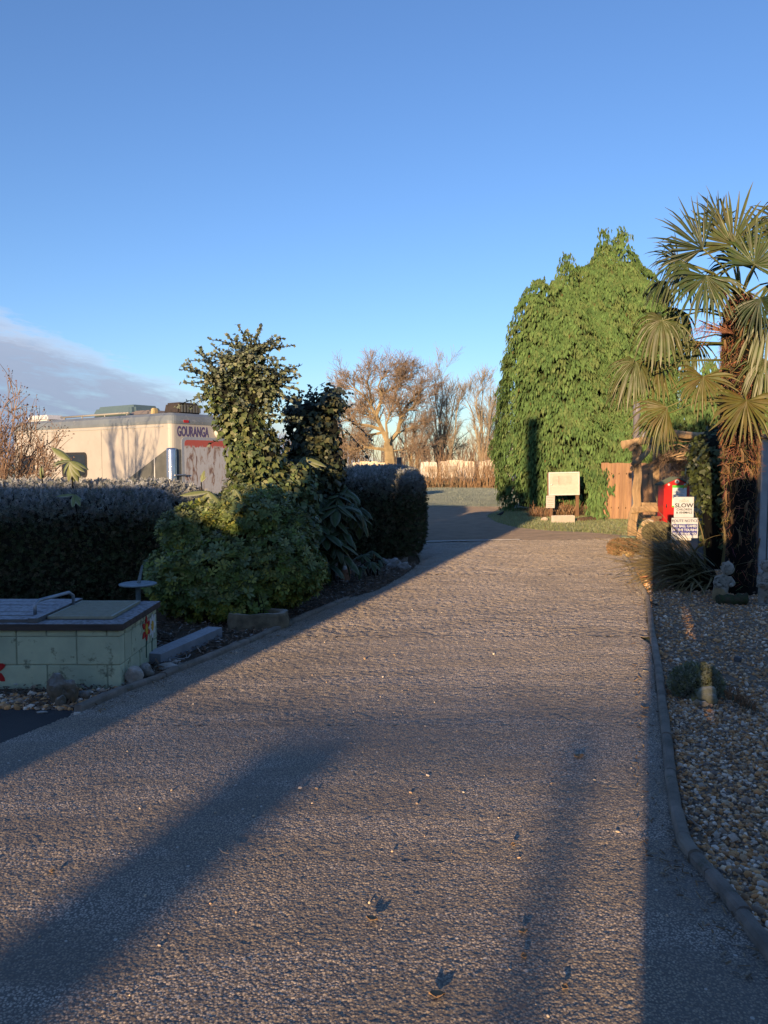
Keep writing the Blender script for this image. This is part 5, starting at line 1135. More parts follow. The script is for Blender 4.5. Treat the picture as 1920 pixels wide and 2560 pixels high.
caravan('cream caravan end just left of the big conifer', X_(1197, 60), X_(1275, 60), 60, 1.85, (.72, .64, .5))
caravan('pale caravan seen between the dark post and orange coppice', X_(1052, 60), X_(1092, 60), 60, 1.8, (.66, .62, .56))
caravan('cream caravan low behind the oak trunk', X_(880, 61), X_(968, 61), 61, 1.75, (.72, .62, .46))
caravan('faint cream caravan left of the oak beside the ivy stump', X_(815, 62), X_(868, 62), 62, 1.7, (.70, .62, .48))
# ------------------------------------------------------------------ notice board and small sign
UX, UZ = Vector((1, 0, 0)), Vector((0, 0, 1))
post_m = pm('brown_post', (.22, .125, .07), (.15, .085, .05), 10, .8, .4, 40, stretch=(2, 2, .3))
ink = plain('black_ink', (.03, .03, .035), .6); faint = plain('faded_ink', (.50, .44, .36), .7); redink = plain('faded_red_ink', (.45, .26, .2), .7)
D = 23.0
p0, p1 = at(1371, 1238, D), at(1449, 1180, D); nb = thing('notice_board', 'white framed notice board on two brown posts before the conifer', 'notice board', ((p0.x+p1.x)/2, D, 0))
rot = Matrix.Translation(((p0.x+p1.x)/2, D, (p0.z+p1.z)/2)) @ Matrix.Rotation(R(-1.2), 4, 'Y'); hw, hh = (p1.x-p0.x)/2, (p1.z-p0.z)/2
MB().box(-hw+.02, hw-.02, .0, .05, -hh+.02, hh-.02, rot).build('back_panel', plain('board_backing', (.54, .50, .42), .6), nb)
for b_ in ((-hw, hw, hh-.045, hh), (-hw, hw, -hh, -hh+.045), (-hw, -hw+.045, -hh+.045, hh-.045), (hw-.045, hw, -hh+.045, hh-.045)): MB().box(b_[0], b_[1], -.03, .045, b_[2], b_[3], rot, bev=.006).build('frame', cream_paint, nb)
for i, (x, z, w_, h_) in enumerate(((-.26, .11, .11, .13), (-.06, .10, .10, .15), (.14, .12, .10, .14))):
    pp_ = MB().box(x-w_, x+w_, -.004, -.002, z-h_, z+h_, rot).build('paper_notice', plain('paper_%d' % i, (.56, .51, .43), .8), nb); m = MB()
    for k in range(6): m.box(x-w_*.8, x+w_*random.uniform(.2, .8), -.006, -.0045, z+h_*.75-k*h_*.28-.006, z+h_*.75-k*h_*.28+.006, rot)
    m.build('faded_print', plain('print_%d' % i, (.49, .445, .375), .8), pp_)
MB().rock(rot @ Vector((-hw+.095, -.035, -.02)), (.022, .012, .022), 1, 2, .1).build('lock_knob', plain('bright_knob', (.8, .8, .76), .15, .8, .6), nb)
for sx in (-1, 1): x = (p0.x+p1.x)/2+sx*(hw-.03); MB().box(x-.045, x+.045, D+.055, D+.14, -.03, p1.z-.03, bev=.008).build('post', post_m, nb)
D = 22.6
p0, p1 = at(1365, 1270, D), at(1387, 1239, D); ss = thing('small_sign', 'small white sign of faded lettering on a short post left of the notice board', 'sign', ((p0.x+p1.x)/2, D, 0)); cx = (p0.x+p1.x)/2
pnl = MB().box(p0.x, p1.x, D-.012, D, p0.z, p1.z, bev=.005).build('sign_panel', plain('cream_sign', (.50, .47, .42), .5), ss)
hsz = p1.z-p0.z
txt(pnl, 'PLEASE', (cx, D-.0135, p1.z-hsz*.15), UX, UZ, .062, redink)
m = MB()
for k in range(4):
    zz = p1.z - hsz*(.36+.18*k)
    x = cx-.085
    while x < cx+(.085 if k < 3 else .05): w_ = random.uniform(.006, .016); m.box(x, x+w_, D-.0135, D-.0125, zz-.014, zz+random.uniform(.006, .014)); x += w_+random.uniform(.006, .012)
m.build('worn_lettering', redink, pnl)
MB().box(cx-.005, cx+.075, D+.002, D+.07, -.03, p1.z-.05, bev=.006).build('post', post_m, ss)
p = gr(1410, 1308)
m = MB(); m.box(-.305, .305, 0, .22, -.02, .205, Matrix.Translation((p.x, p.y, 0)) @ Matrix.Rotation(R(-1), 4, 'Y'), bev=.02); tag(m.build('white_block', pm('white_block', (.50, .45, .38), (.44, .39, .33), 8, .8, .5, 30)), 'low cream painted block on the grass below the notice board', 'block')
stone('pale_rock', 'pale pointed rock on the grass left of the small sign', 1362, 1303, (.09, .07, .06), 31, (1.7, 1.5, 1.3), .6, .4)
DRY = A([(.30, .17, .09), (.24, .14, .08), (.34, .24, .13), (.20, .14, .09)])
def dry_heap(name, label, px, py, wd, hgt, n, cat='plant', cols=DRY, lw=.012):
    p = gr(px, py); root = thing(name, label, cat, p); P = A(p) + np.stack([rng.normal(0, wd*.45, n), rng.normal(0, .18, n), np.zeros(n)], -1)
    V, F, C = merge([blades(P, hgt*rng.uniform(.35, 1.05, n), lw, cols)]); np_obj('dry_stems', V, F, leaf, root, C)
    T = Tree()
    for i in range(24): b_ = Vector(p)+Vector((random.gauss(0, wd*.4), random.gauss(0, .12), 0)); T.grow(b_, Vector((0, 0, 1)), hgt*random.uniform(.6, 1.1), .008, 1, .02, .6)
    V, F, C = T.arrays(.004, (1.3, .9, .6), (1.3, .85, .55), 3); np_obj('twigs', V, F, bark_far, root, C); return root
dry_heap('dry_perennial', 'brown dried perennials between the notice board posts', 1415, 1290, .42, .36, 900)
dry_heap('dry_perennial', 'rusty dried fern heap left of the small sign', 1352, 1293, .30, .32, 500)
dry_heap('dry_perennial', 'dead brown stems right of the notice board post', 1495, 1289, .40, .34, 700)
dry_heap('dry_perennial', 'yellow dry grass tuft against the wooden fence', 1535, 1287, .22, .32, 500, cols=A([(.42, .34, .10), (.36, .28, .09)]))
# bird
p = gr(1251, 1293); bd = thing('blackbird', 'small black bird standing on the grass left of the conifer foot', 'bird', p)
bk = plain('black_feathers', (.012, .012, .014), .6)
m = MB(); m.tube([p+Vector((-.11, .02, .075)), p+Vector((-.06, .01, .085)), p+Vector((0, 0, .10)), p+Vector((.05, 0, .125)), p+Vector((.075, 0, .155)), p+Vector((.10, 0, .165)), p+Vector((.118, 0, .16))], [.010, .018, .042, .040, .026, .024, .010], 10); m.build('body', bk, bd)
MB().tube([p+Vector((.112, 0, .162)), p+Vector((.145, 0, .158))], [.008, .002], 6).build('beak', plain('beak_orange', (.5, .25, .03), .5), bd)
for k in (-1, 1): MB().tube([p+Vector((.005, k*.015, .07)), p+Vector((-.005, k*.016, .035)), p+Vector((.01, k*.016, 0))], .004, 5).build('leg', plain('leg_brown', (.08, .05, .03), .6), bd)

# ------------------------------------------------------------------ wooden fence and log edging
fn = thing('board_fence', 'brown close boarded wooden fence behind the pergola', 'fence', (at(1600, 1200, 21).x, 21.5, 0))
x0 = at(1508, 1200, 22).x; nbd = 39
for i in range(nbd):
    x = x0+i*.098; y = 22.2 - i*.03; s_ = random.uniform(.8, 1.2); zt = 1.66+random.uniform(-.012, .012)
    MB().box(x, x+.110, y-random.uniform(0, .004)-(i % 2)*.014, y+.018, .02, zt, Matrix.Identity(4), (s_, s_*random.uniform(.95, 1.02), s_*.97)).build('fence_board', fence_wood, fn)
for z in (.35, 1.35): MB().tube([(x0, 22.25, z), (x0+nbd*.098, 22.25-nbd*.03, z)], .035, 4).build('fence_rail', fence_wood, fn)
a, b = gr(1448, 1304), gr(1592, 1292); m = MB(); n = 14
pts_ = [a.lerp(b, t/n)+Vector((0, .06, .05+random.uniform(-.012, .02))) for t in range(n+1)]
lo = m.tube(pts_, [.075*random.uniform(.8, 1.15) for _ in pts_], 8, wob=.25).build('rotting_log', pm('rotten_wood', (.15, .095, .06), (.075, .05, .035), 9, .95, 1.0, 30, stretch=(.4, 2, 2), bdist=.05)); tag(lo, 'long rotting log edging the grass verge in front of the fence', 'log')
# low planks lying on verge
stone('white_stone', 'pale stone at the left end of the rotting log', 1455, 1303, (.05, .05, .04), 33, (1.2, 1.1, .95), .6)

# ------------------------------------------------------------------ rustic pergola
PG = 16.4
pg = thing('rustic_pergola', 'rustic pergola of bent debarked trunks and rails at the end of the drive', 'pergola', (at(1585, 1300, PG).x, PG, 0))
def rp(name, pts, rad, n=10): MB().tube(pts, rad, n, wob=.09).build(name, rustic, pg)
def q_(px, py, D=PG): return at(px, py, D)
bp_ = q_(1580, 1349); bp_.z = -.03
rp('post', [bp_, q_(1580, 1310), q_(1584, 1285), q_(1593, 1260), q_(1590, 1230), q_(1595, 1190), q_(1592, 1150), q_(1594, 1112), q_(1595, 1095)], [.105, .10, .095, .085, .09, .085, .095, .10, .085])
bp2 = q_(1648, 1330, 17.6); bp2.z = -.03
rp('post', [bp2, q_(1650, 1290, 17.6), q_(1655, 1265, 17.6), q_(1645, 1235, 17.6), q_(1640, 1200, 17.6), q_(1641, 1160, 17.6), q_(1640, 1100, 17.6)], [.08, .08, .085, .08, .075, .08, .07])
bp3 = q_(1760, 1330, 16.6); bp3.z = -.03
rp('post', [bp3, q_(1758, 1250, 16.6), q_(1762, 1180, 16.6), q_(1758, 1090, 16.6)], [.09, .085, .085, .08])
rp('rail', [q_(1578, 1276, PG-.16), q_(1620, 1272, PG-.16), q_(1660, 1274, PG-.1), q_(1765, 1279, PG)], [.07, .065, .07, .06])
rp('rail', [q_(1600, 1262, 17.4), q_(1660, 1262, 17.4), q_(1760, 1266, 17.0)], [.055, .05, .05])
rp('beam', [q_(1556, 1112, PG-.2), q_(1600, 1103, PG-.15), q_(1650, 1098, PG), q_(1770, 1088, PG+.1)], [.085, .075, .07, .075])
rp('beam', [q_(1680, 1082, PG-.3), q_(1715, 1088, PG-.25), q_(1755, 1090, PG)], [.07, .075, .07])
rp('beam', [q_(1578, 1120, PG-.25), q_(1600, 1100, PG+.5), q_(1640, 1098, 17.6)], [.07, .065, .06])
rp('brace', [q_(1581, 1163, PG-.2), q_(1598, 1150, PG-.18), q_(1616, 1132, PG-.1), q_(1632, 1108, PG+.1)], [.05, .06, .055, .045])
rp('knot', [q_(1581, 1170, PG-.08), q_(1580, 1173, PG-.22)], [.05, .045])
for i in range(7):
    a_ = q_(random.uniform(1670, 1700), random.uniform(1095, 1150), PG+random.uniform(-.1, .8)); rp('vine_stem', [a_, a_+Vector((.25, .05, random.uniform(-.08, .1))), a_+Vector((.5, .1, random.uniform(-.15, .12)))], [.018, .014, .008], 6)
# dead climber mass under the roof
dc = thing('dead_climber', 'tangled dead climber hanging under the pergola top above the red cabinet', 'plant', (q_(1700, 1300, 17).x, 17.2, 0)); T = Tree()
for i in range(90): T.grow(q_(random.uniform(1660, 1745), random.uniform(1105, 1150), 17.2+random.uniform(-.3, .3)), Vector((random.gauss(0, .5), random.gauss(0, .3), -.6)).normalized(), random.uniform(.3, .6), .010, 1, -.06, .7)
V, F, C = T.arrays(.004, (.9, .75, .6), (.85, .65, .5), 3); np_obj('stems', V, F, bark_far, dc, C)
# grey pipe behind the pergola
p = at(1590, 1100, 18.2); lp = thing('grey_pipe_post', 'slim grey pipe post with a cap standing up behind the pergola corner', 'post', (p.x, 18.2, 0)); gp_ = plain('grey_plastic', (.20, .19, .21), .5)
MB().lathe([(.075, 0), (.075, at(1590, 1040, 18.2).z), (.09, at(1590, 1038, 18.2).z), (.09, at(1590, 1020, 18.2).z), (.05, at(1590, 1005, 18.2).z), (.001, at(1590, 1003, 18.2).z)], (p.x, 18.2, 0), 14).build('pipe', gp_, lp)
MB().lathe([(.06, 0), (.06, .14), (.05, .16), (0, .16)], (p.x+.17, 18.2, at(1590, 1095, 18.2).z), 12).build('side_cup', gp_, lp)
MB().tube([(p.x, 18.2, at(1590, 1090, 18.2).z), (p.x+.17, 18.2, at(1590, 1090, 18.2).z)], .02, 6).build('bracket', gp_, lp)

# ------------------------------------------------------------------ red cabinet
D = 15.9; c0, c1 = at(1658, 1310, D), at(1724, 1210, D); rcx = (c0.x+c1.x)/2; hw = (c1.x-c0.x)/2; zt = at(1690, 1192, D).z; zb = c0.z; ze = at(1690, 1208, D).z
red_m = pm('red_gloss', (.55, .018, .015), (.46, .014, .012), 4, .35, spec=.5); rc = thing('red_cabinet', 'bright red house shaped cabinet with gable roof and a green bordered notice', 'cabinet', (rcx, D, 0))
MB().prism([(-hw, zb), (hw, zb), (hw, ze), (0, zt-.03), (-hw, ze)], .34, Matrix.Translation((rcx, D, 0))).build('body', red_m, rc)
rfm = plain('green_roof_felt', (.09, .11, .075), .8)
for k in (-1, 1):
    m = MB(); m.prism([(0, zt), (k*(hw+.06), ze-.02), (k*(hw+.06), ze-.05), (0, zt-.032)], .42, Matrix.Translation((rcx, D-.05, 0))); m.build('roof_panel', rfm, rc)
for x, r_ in ((0, .046), (-.17, .026), (.17, .026)):
    m = MB(); m.lathe([(0, 0), (r_, 0), (r_, .008), (r_*.6, .010), (0, .010)], (0, 0, 0), 18, M=Matrix.Translation((rcx+x, D-.001, ze-.0 + (.035 if x == 0 else -.03))) @ Matrix.Rotation(PI/2, 4, 'X')); rr_ = m.build('white_roundel', sign_white, rc)
    if x == 0: m = MB(); m.lathe([(0, 0), (.015, 0), (.015, .003), (0, .003)], (0, 0, 0), 12, M=Matrix.Translation((rcx, D-.0112, ze+.035)) @ Matrix.Rotation(PI/2, 4, 'X')); m.build('roundel_mark', redink, rr_)
gx0, gx1 = at(1680, 1250, D).x, at(1716, 1250, D).x; gz1, gz0 = at(1690, 1213, D).z, at(1690, 1268, D).z
pn_ = MB().box(gx0, gx1, D-.006, D-.002, gz0, gz1).build('notice', plain('notice_green', (.10, .50, .06), .5), rc)
MB().box(gx0+.004, gx1-.004, D-.009, D-.0065, gz0+.03, gz1-.055).build('notice_paper', plain('notice_paper', (.72, .74, .70), .6), pn_)
m = MB()
for k in range(9): m.box(gx0+.02, gx1-random.uniform(.03, .1), D-.0105, D-.0095, gz1-.09-k*.036, gz1-.082-k*.036)
m.build('notice_print', plain('notice_ink', (.45, .47, .46), .7), pn_)
MB().tube([(rcx-hw+.05, D-.02, zb+.35), (rcx-hw+.05, D-.03, zb+.42)], .012, 6).build('door_pull', ink, rc)
for k in (-1, 1):
    for y in (D+.04, D+.29): MB().box(rcx+k*(hw-.05)-.03, rcx+k*(hw-.05)+.03, y-.03, y+.03, -.02, zb-.002).build('leg', post_m, rc)
tw = thing('timber_trestle', 'small brown timber trestle standing left of the red cabinet', 'trestle', (at(1642, 1300, 15.6).x, 15.6, 0)); tx = at(1641, 1300, 15.6).x
for k in (-1, 1): MB().tube([(tx+k*.09, 15.6, -.02), (tx+k*.02, 15.6, .52)], .03, 6).build('leg', post_m, tw)
MB().box(tx-.1, tx+.1, 15.57, 15.63, .50, .55, bev=.006).build('top_bar', post_m, tw)

# ------------------------------------------------------------------ the two signs on a post
D = 11.6
sp1 = thing('speed_sign', 'white sign reading DRIVE SLOW CHILDREN & ANIMALS above the polite notice', 'sign', (at(1709, 1300, D).x, D, 0)); a, b = at(1684, 1294, D), at(1734.5, 1242, D); cx = (a.x+b.x)/2; hgt = b.z-a.z
pnl = MB().box(a.x, b.x, D-.012, D-.004, a.z, b.z, bev=.004).build('sign_panel', sign_white, sp1)
zf = lambda f: b.z-hgt*f
txt(pnl, 'DRIVE', (cx, D-.0135, zf(.22)), UX, UZ, .052, plain('faded_orange_ink', (.50, .38, .30), .6), 1.1)
txt(pnl, 'SLOW', (cx, D-.0135, zf(.42)), UX, UZ, .088, ink, 1.15, .0016)
txt(pnl, 'CHILDREN', (cx+.004, D-.0135, zf(.61)), UX, UZ, .046, ink, 1.08, .0006)
txt(pnl, '& ANIMALS', (cx+.004, D-.0135, zf(.76)), UX, UZ, .046, ink, 1.08, .0006)
MB().lathe([(0, 0), (.006, 0), (.005, .003), (0, .004)], (0, 0, 0), 8, M=Matrix.Translation((cx, D-.012, zf(.12))) @ Matrix.Rotation(PI/2, 4, 'X')).build('screw', steel, pnl)
MB().box(cx-.02, cx+.02, D-.002, D+.038, -.03, b.z-.04, bev=.004).build('post', pm('sign_post', (.14, .11, .08), (.10, .08, .06), 10, .8), sp1)
a2, b2 = at(1677, 1345, D), at(1744.5, 1294.5, D); sp2 = thing('polite_notice_sign', 'blue and white POLITE NOTICE sign about ball games below the slow sign', 'sign', (at(1709, 1340, D).x, D-.012, 0)); cx2 = (a2.x+b2.x)/2; h2 = b2.z-a2.z
MB().box(a2.x, b2.x, D-.018, D-.0125, a2.z, b2.z, bev=.003).build('sign_panel', sign_white, sp2)
bl = MB().box(a2.x+.012, b2.x-.012, D-.0205, D-.0185, a2.z+.045, a2.z+h2*.69).build('blue_field', plain('blue_ink', (.03, .035, .22), .45), sp2)
z2 = lambda f: b2.z-h2*f
txt(sp2, 'POLITE NOTICE', (cx2, D-.0195, z2(.15)), UX, UZ, .056, plain('dark_blue_ink', (.06, .06, .12), .5), 1.0, .0008)
for s_, f in (('NO BALL GAMES', .41), ('ON THE TOURING', .60), ('FIELD, THANK YOU', .79)): txt(bl, s_, (cx2, D-.0217, z2(f)), UX, UZ, .052 if len(s_) < 15 else .048, sign_white, .93, .0022)
MB().box(a2.x-.002, b2.x-.1, D-.011, D-.006, a2.z-.035, a2.z+.03).build('backing_strip', plain('backing', (.5, .48, .44), .6), sp2)

# ------------------------------------------------------------------ pots, planters and odds at the pergola foot
terra = pm('terracotta', (.42, .20, .10), (.34, .16, .08), 10, .85, .3, 40)
p = gr(1569, 1364); pt = thing('flower_pot', 'terracotta pot with a pale green rim beside the pergola post', 'pot', p)
MB().lathe([(.001, 0), (.10, 0), (.13, .13), (.14, .15)], p, 20).build('pot_body', terra, pt); MB().lathe([(.13, .13), (.155, .135), (.158, .185), (.145, .19), (.135, .17), (.0, .165)], p, 20).build('rim', plain('green_glaze', (.20, .27, .18), .5), pt)
HE = A([(.34, .20, .11), (.28, .18, .10), (.22, .17, .09)])
def mound(name, label, c, r, n, size, cols, cat='plant'):
    root = thing(name, label, cat, (c[0], c[1], 0)); P, Nn = crown_blob([(c, r)], n, .06); k = P[:, 2] > 0; P, Nn = P[k], Nn[k]; m = len(P)
    V, F, C = inst(SPR_V, SPR_F, P, frames(nrm(Nn+rng.normal(size=(m, 3))*.5+A((0, 0, .5))), rdir(m)), size*rng.uniform(.6, 1.3, m), cols[rng.choice(len(cols), m)]*rng.uniform(.6, 1.2, (m, 1)))
    np_obj('foliage', V, F, leaf_dull, root, C); MB().rock(c, [x*.8 for x in r], 2, 2, .1).build('twig_core', MATS['hedge_core'], root); return root
c = gr(1580, 1392); mound('heather_mound', 'brown winter heather mound at the end of the right kerb', (c.x, c.y+.3, .10), (.30, .3, .16), 1500, .055, HE)
stone('yellow_stone', 'pale yellow stone in front of the brown heather', 1569, 1392, (.09, .06, .06), 41, (1.7, 1.35, .7), .5, .4)
c = at(1648, 1325, 14.6); mound('grey_shrublet', 'low grey green cushion shrub below the pergola rail', (c.x, 14.7, .30), (.28, .25, .17), 1300, .05, A([(.20, .19, .12), (.16, .16, .10), (.25, .22, .13)]))
plank_m = pm('weathered_plank', (.26, .22, .17), (.15, .13, .10), 9, .9, .5, 40, stretch=(1, 1, 3))
p = gr(1650, 1396); pln = thing('timber_planter', 'weathered slatted timber planter under the low grey shrub', 'planter', (p.x, p.y, 0))
for k in range(4): MB().box(p.x-.22, p.x+.24, p.y-random.uniform(0, .01), p.y+.03, .02+k*.065, .075+k*.065, bev=.004).build('slat', plank_m, pln)
for k in range(4): MB().box(p.x+.21, p.x+.24, p.y+.035, p.y+.45, .02+k*.065, .075+k*.065, bev=.004).build('slat', plank_m, pln)
MB().box(p.x-.19, p.x+.205, p.y+.034, p.y+.43, .0, .22).build('soil', soil, pln)
for x in (-.235, .225): MB().box(p.x+x-.02, p.x+x+.01, p.y-.035, p.y-.012, -.02, .30, bev=.004).build('corner_post', plank_m, pln)
p = gr(1611, 1408); wb = thing('wooden_barrow', 'small grey wooden barrow end leaning at the head of the right kerb', 'barrow', (p.x, p.y, 0))
for k in range(3): MB().box(-.02+k*.0, .0+k*.0, 0, .5, .02+k*.1, .11+k*.1, Matrix.Translation((p.x-.02+k*.06, p.y, 0)) @ Matrix.Rotation(R(25), 4, 'Y'), bev=.003).build('side_board', plank_m, wb)
MB().tube([(p.x-.06, p.y-.08, .02), (p.x+.06, p.y+.2, .2), (p.x+.14, p.y+.5, .36)], .02, 6).build('handle', plank_m, wb)
for k in (0, 1): MB().box(p.x+.10, p.x+.14, p.y+.02+k*.4, p.y+.06+k*.4, -.02, .36, bev=.004).build('leg', plank_m, wb)
stone('sunlit_boulder', 'sunlit sandy boulder between pergola post and grey shrub', 1613, 1350, (.14, .12, .15), 43, (1.5, 1.1, .7), .8, .2)
stone('sandy_stone', 'flat sandy stone stacked behind the pergola rail', 1625, 1322, (.18, .12, .10), 44, (1.45, 1.2, .8), 1.3, .3)
p = gr(1622, 1452); tag(MB().box(-.10, .10, 0, .10, -.01, .065, Matrix.Translation(p) @ Matrix.Rotation(R(8), 4, 'Z'), bev=.008).build('brick', terra), 'single orange brick lying under the strap leaves by the kerb', 'brick')

# ------------------------------------------------------------------ weathered cherub figures, mossy log
cher_m = pm('weathered_stone', (.36, .34, .29), (.24, .225, .18), 16, .9, .8, 50, spots=((.07, .065, .05), 24, .52, .85))
def skin_fig(name, label, joints, edges, radii, extra, loc, mats=cher_m):
    root = thing(name, label, 'statue', loc); me = bpy.data.meshes.new('body'); me.from_pydata(joints, edges, []); ob = bpy.data.objects.new('body', me); COL.objects.link(ob); ob.parent = root; ORG[ob.name] = ORG[root.name]
    md = ob.modifiers.new('skin', 'SKIN'); md.use_smooth_shade = True
    for v, r in zip(me.skin_vertices[0].data, radii): v.radius = (r, r)
    me.skin_vertices[0].data[0].use_root = True
    sb = ob.modifiers.new('sub', 'SUBSURF'); sb.levels = 2; sb.render_levels = 2; me.materials.append(mats)
    for nm, mb, mt in extra: mb.build(nm, mt, root)
    return root
p = gr(1800, 1503); s = .47; lx = .07
J = [(0, 0, .13), (.01, 0, .20), (.025, 0, .27), (.045, 0, .305), (.06, -.005, .335), (-.04, -.01, .08), (-.045, -.02, .01), (.035, -.01, .08), (.02, -.02, .01), (-.05, -.01, .275), (-.085, -.05, .21), (-.02, -.09, .19), (.10, -.01, .275), (.135, -.05, .215), (.07, -.09, .20)]
E = [(0, 1), (1, 2), (2, 3), (3, 4), (0, 5), (5, 6), (0, 7), (7, 8), (2, 9), (9, 10), (10, 11), (2, 12), (12, 13), (13, 14)]
Rd = [.075, .075, .07, .035, .03, .06, .055, .055, .05, .035, .03, .025, .035, .03, .025]
hc = p+Vector((.075, -.01, .395))
head = MB().rock(hc, (.072, .075, .082), 3, 3, .06); head.rock(hc+Vector((-.02, -.075, -.01)), (.012, .014, .016), 1, 1, .05); head.rock(hc+Vector((-.035, -.06, -.035)), (.02, .016, .016), 1, 1, .05); head.rock(hc+Vector((.01, -.06, -.035)), (.02, .016, .016), 1, 1, .05); head.rock(hc+Vector((.075, 0, -.01)), (.012, .018, .02), 1, 1, .05)
hair = MB()
for i in range(16): a_ = i*.9; hair.rock(hc+Vector((math.cos(a_)*.055, math.sin(a_)*.05+.02, .035+.03*math.sin(i*1.7))), (.024, .024, .022), i, 1, .1)
drape = MB().lathe([(.065, 0), (.085, .04), (.082, .10), (.07, .15), (.06, .17)], p+Vector((-.012, -.01, .0)), 14)
skin_fig('cherub_statue', 'flaking white cherub statue leaning at the left of the palm trunk', J, E, Rd, [('head', head, cher_m), ('hair', hair, cher_m), ('drapery', drape, pm('ochre_stone', (.34, .26, .14), (.26, .20, .11), 20, .9, .4, 40))], p)
p = gr(1911, 1513); J2 = [(0, 0, .22), (0, 0, .29), (0, 0, .34), (0, -.005, .38), (0, -.01, .40), (-.04, -.01, .13), (-.045, 0, .03), (-.05, -.04, .02), (.045, -.01, .13), (.05, 0, .03), (.05, -.04, .02), (-.07, 0, .335), (-.10, -.05, .26), (-.02, -.10, .25), (.07, 0, .335), (.10, -.05, .26), (.02, -.10, .25)]
E2 = [(0, 1), (1, 2), (2, 3), (3, 4), (0, 5), (5, 6), (6, 7), (0, 8), (8, 9), (9, 10), (2, 11), (11, 12), (12, 13), (2, 14), (14, 15), (15, 16)]; R2 = [.06, .062, .055, .03, .03, .045, .03, .025, .045, .03, .025, .03, .027, .022, .03, .027, .022]
hc = p+Vector((0, -.01, .455)); head = MB().rock(hc, (.06, .062, .066), 5, 3, .06); head.rock(hc+Vector((0, -.063, -.005)), (.01, .012, .014), 1, 1, .05)
hair = MB()
for i in range(14): a_ = i*.9; hair.rock(hc+Vector((math.cos(a_)*.045, math.sin(a_)*.045+.012, .03+.02*math.sin(i*1.7))), (.022, .022, .02), i, 1, .1)
bowl = MB().lathe([(.0, 0), (.04, .005), (.055, .03), (.05, .035), (.03, .02), (0, .015)], p+Vector((-.085, -.10, .24)), 14); plin = MB().box(p.x-.10, p.x+.10, p.y-.09, p.y+.08, -.02, .02, bev=.006); skirt = MB().lathe([(.06, .28), (.085, .24), (.095, .215), (.08, .205)], p, 14)
skin_fig('cherub_statue', 'grey stone cherub holding a bowl at the right edge beside the palm trunk', J2, E2, R2, [('head', head, cher_m), ('hair', hair, cher_m), ('bowl', bowl, cher_m), ('plinth', plin, cher_m), ('drapery', skirt, cher_m)], p)
a, b = gr(1796, 1512), gr(1872, 1514); m = MB(); n = 8; pts_ = [a.lerp(b, t/n)+Vector((0, .05, .06+random.uniform(-.008, .01))) for t in range(n+1)]
tag(m.tube(pts_, [.062*random.uniform(.85, 1.12) for _ in pts_], 10, wob=.2).build('mossy_log', pm('moss', (.05, .075, .03), (.09, .075, .05), 16, .95, 1.0, 60, bdist=.03)), 'short mossy green log between the two cherub statues', 'log')

# ------------------------------------------------------------------ tuft with stones in the gravel
c = gr(1772, 1768)
mound('cushion_plant', 'frosted cushion plant growing round stones in the gravel bed', (c.x, c.y+.24, .085), (.15, .10, .105), 1000, .045, A([(.22, .26, .16), (.30, .34, .25), (.28, .29, .13), (.36, .39, .31)]))
for (px, py, r, sd_, cc, lb) in ((1775, 1762, (.075, .05, .065), 51, (.85, .95, .75), 'largest round mossy stone in the cushion plant'), (1747, 1768, (.025, .022, .026), 52, (1.25, .95, .6), 'small orange stone at the left front of the cushion plant'), (1762, 1770, (.030, .024, .024), 53, (.9, .9, .8), 'small grey stone at the front of the cushion plant'), (1742, 1757, (.028, .022, .03), 54, (1.05, .95, .45), 'yellowish lichened stone at the left of the cushion plant')):
    stone('mossy_stone', lb, px, py, r, sd_, cc, .7, .2)
dry_heap('frosty_tuft', 'small blue green tuft trailing right of the cushion plant', 1845, 1760, .07, .06, 160, cols=A([(.10, .14, .11), (.14, .18, .14)]), lw=.004)
stone('dark_cobble', 'single dark blue cobble lying on the gravel', 1848, 1655, (.03, .025, .026), 55, (.45, .5, .6), .7, .15)
# sticks and leaves
def stick(label, pts, r=.004, mat=None):
    tag(MB().tube([gr(px, py, .022) for px, py in pts], [r, r*.9, r*.6][:len(pts)] if len(pts) <= 3 else r, 5).build('dry_stick', mat or pm_stick), label, 'stick')
pm_stick = plain('pale_stick', (.40, .34, .28), .8)
stick('pale dry stick lying on the gravel near the kerb bend', ((1705, 2030), (1735, 2055), (1762, 2078)))
stick('long thin stick across the gravel right of the palm fronds', ((1815, 1622), (1860, 1613), (1918, 1610)), .004)
stick('thin bent stick on the gravel at the right edge', ((1830, 1548), (1870, 1545), (1915, 1535)), .003)
stick('fallen brown frond rib crossing the right kerb', ((1612, 1502), (1630, 1508), (1648, 1514)), .007, stub_m)
stick('short pale twig on the mulch beside the edging block', ((490, 1612), (496, 1622), (503, 1632)), .006)
stick('small curled twig in the dark shadow band of the drive', ((548, 2120), (556, 2130), (572, 2134)), .003)
leafb = plain('dead_leaf', (.30, .19, .10), .8)
def dead_leaf(label, px, py, s, z=.012):
    p = gr(px, py, z); m = MB(); V = []; n = 7
    for i in range(n):
        t = i/(n-1); w_ = s*.35*math.sin(PI*t)**.8; y = (t-.5)*s
        a_ = .5+px*.7; ca, sa = math.cos(a_), math.sin(a_)
        for x, z_ in ((-w_, s*.22*abs(t-.5)+s*.10), (0, s*.18*abs(t-.5)), (w_, s*.25*abs(t-.5)+s*.14)): V.append(p+Vector((x*ca-y*sa, x*sa+y*ca, z_)))
    m.add(V, [(i*3+k, i*3+k+1, i*3+k+4, i*3+k+3) for i in range(n-1) for k in range(2)], smooth=True); ob = tag(m.build('dead_leaf', leafb), label, 'leaf')
    sl2 = ob.modifiers.new('thick', 'SOLIDIFY'); sl2.thickness = .0015
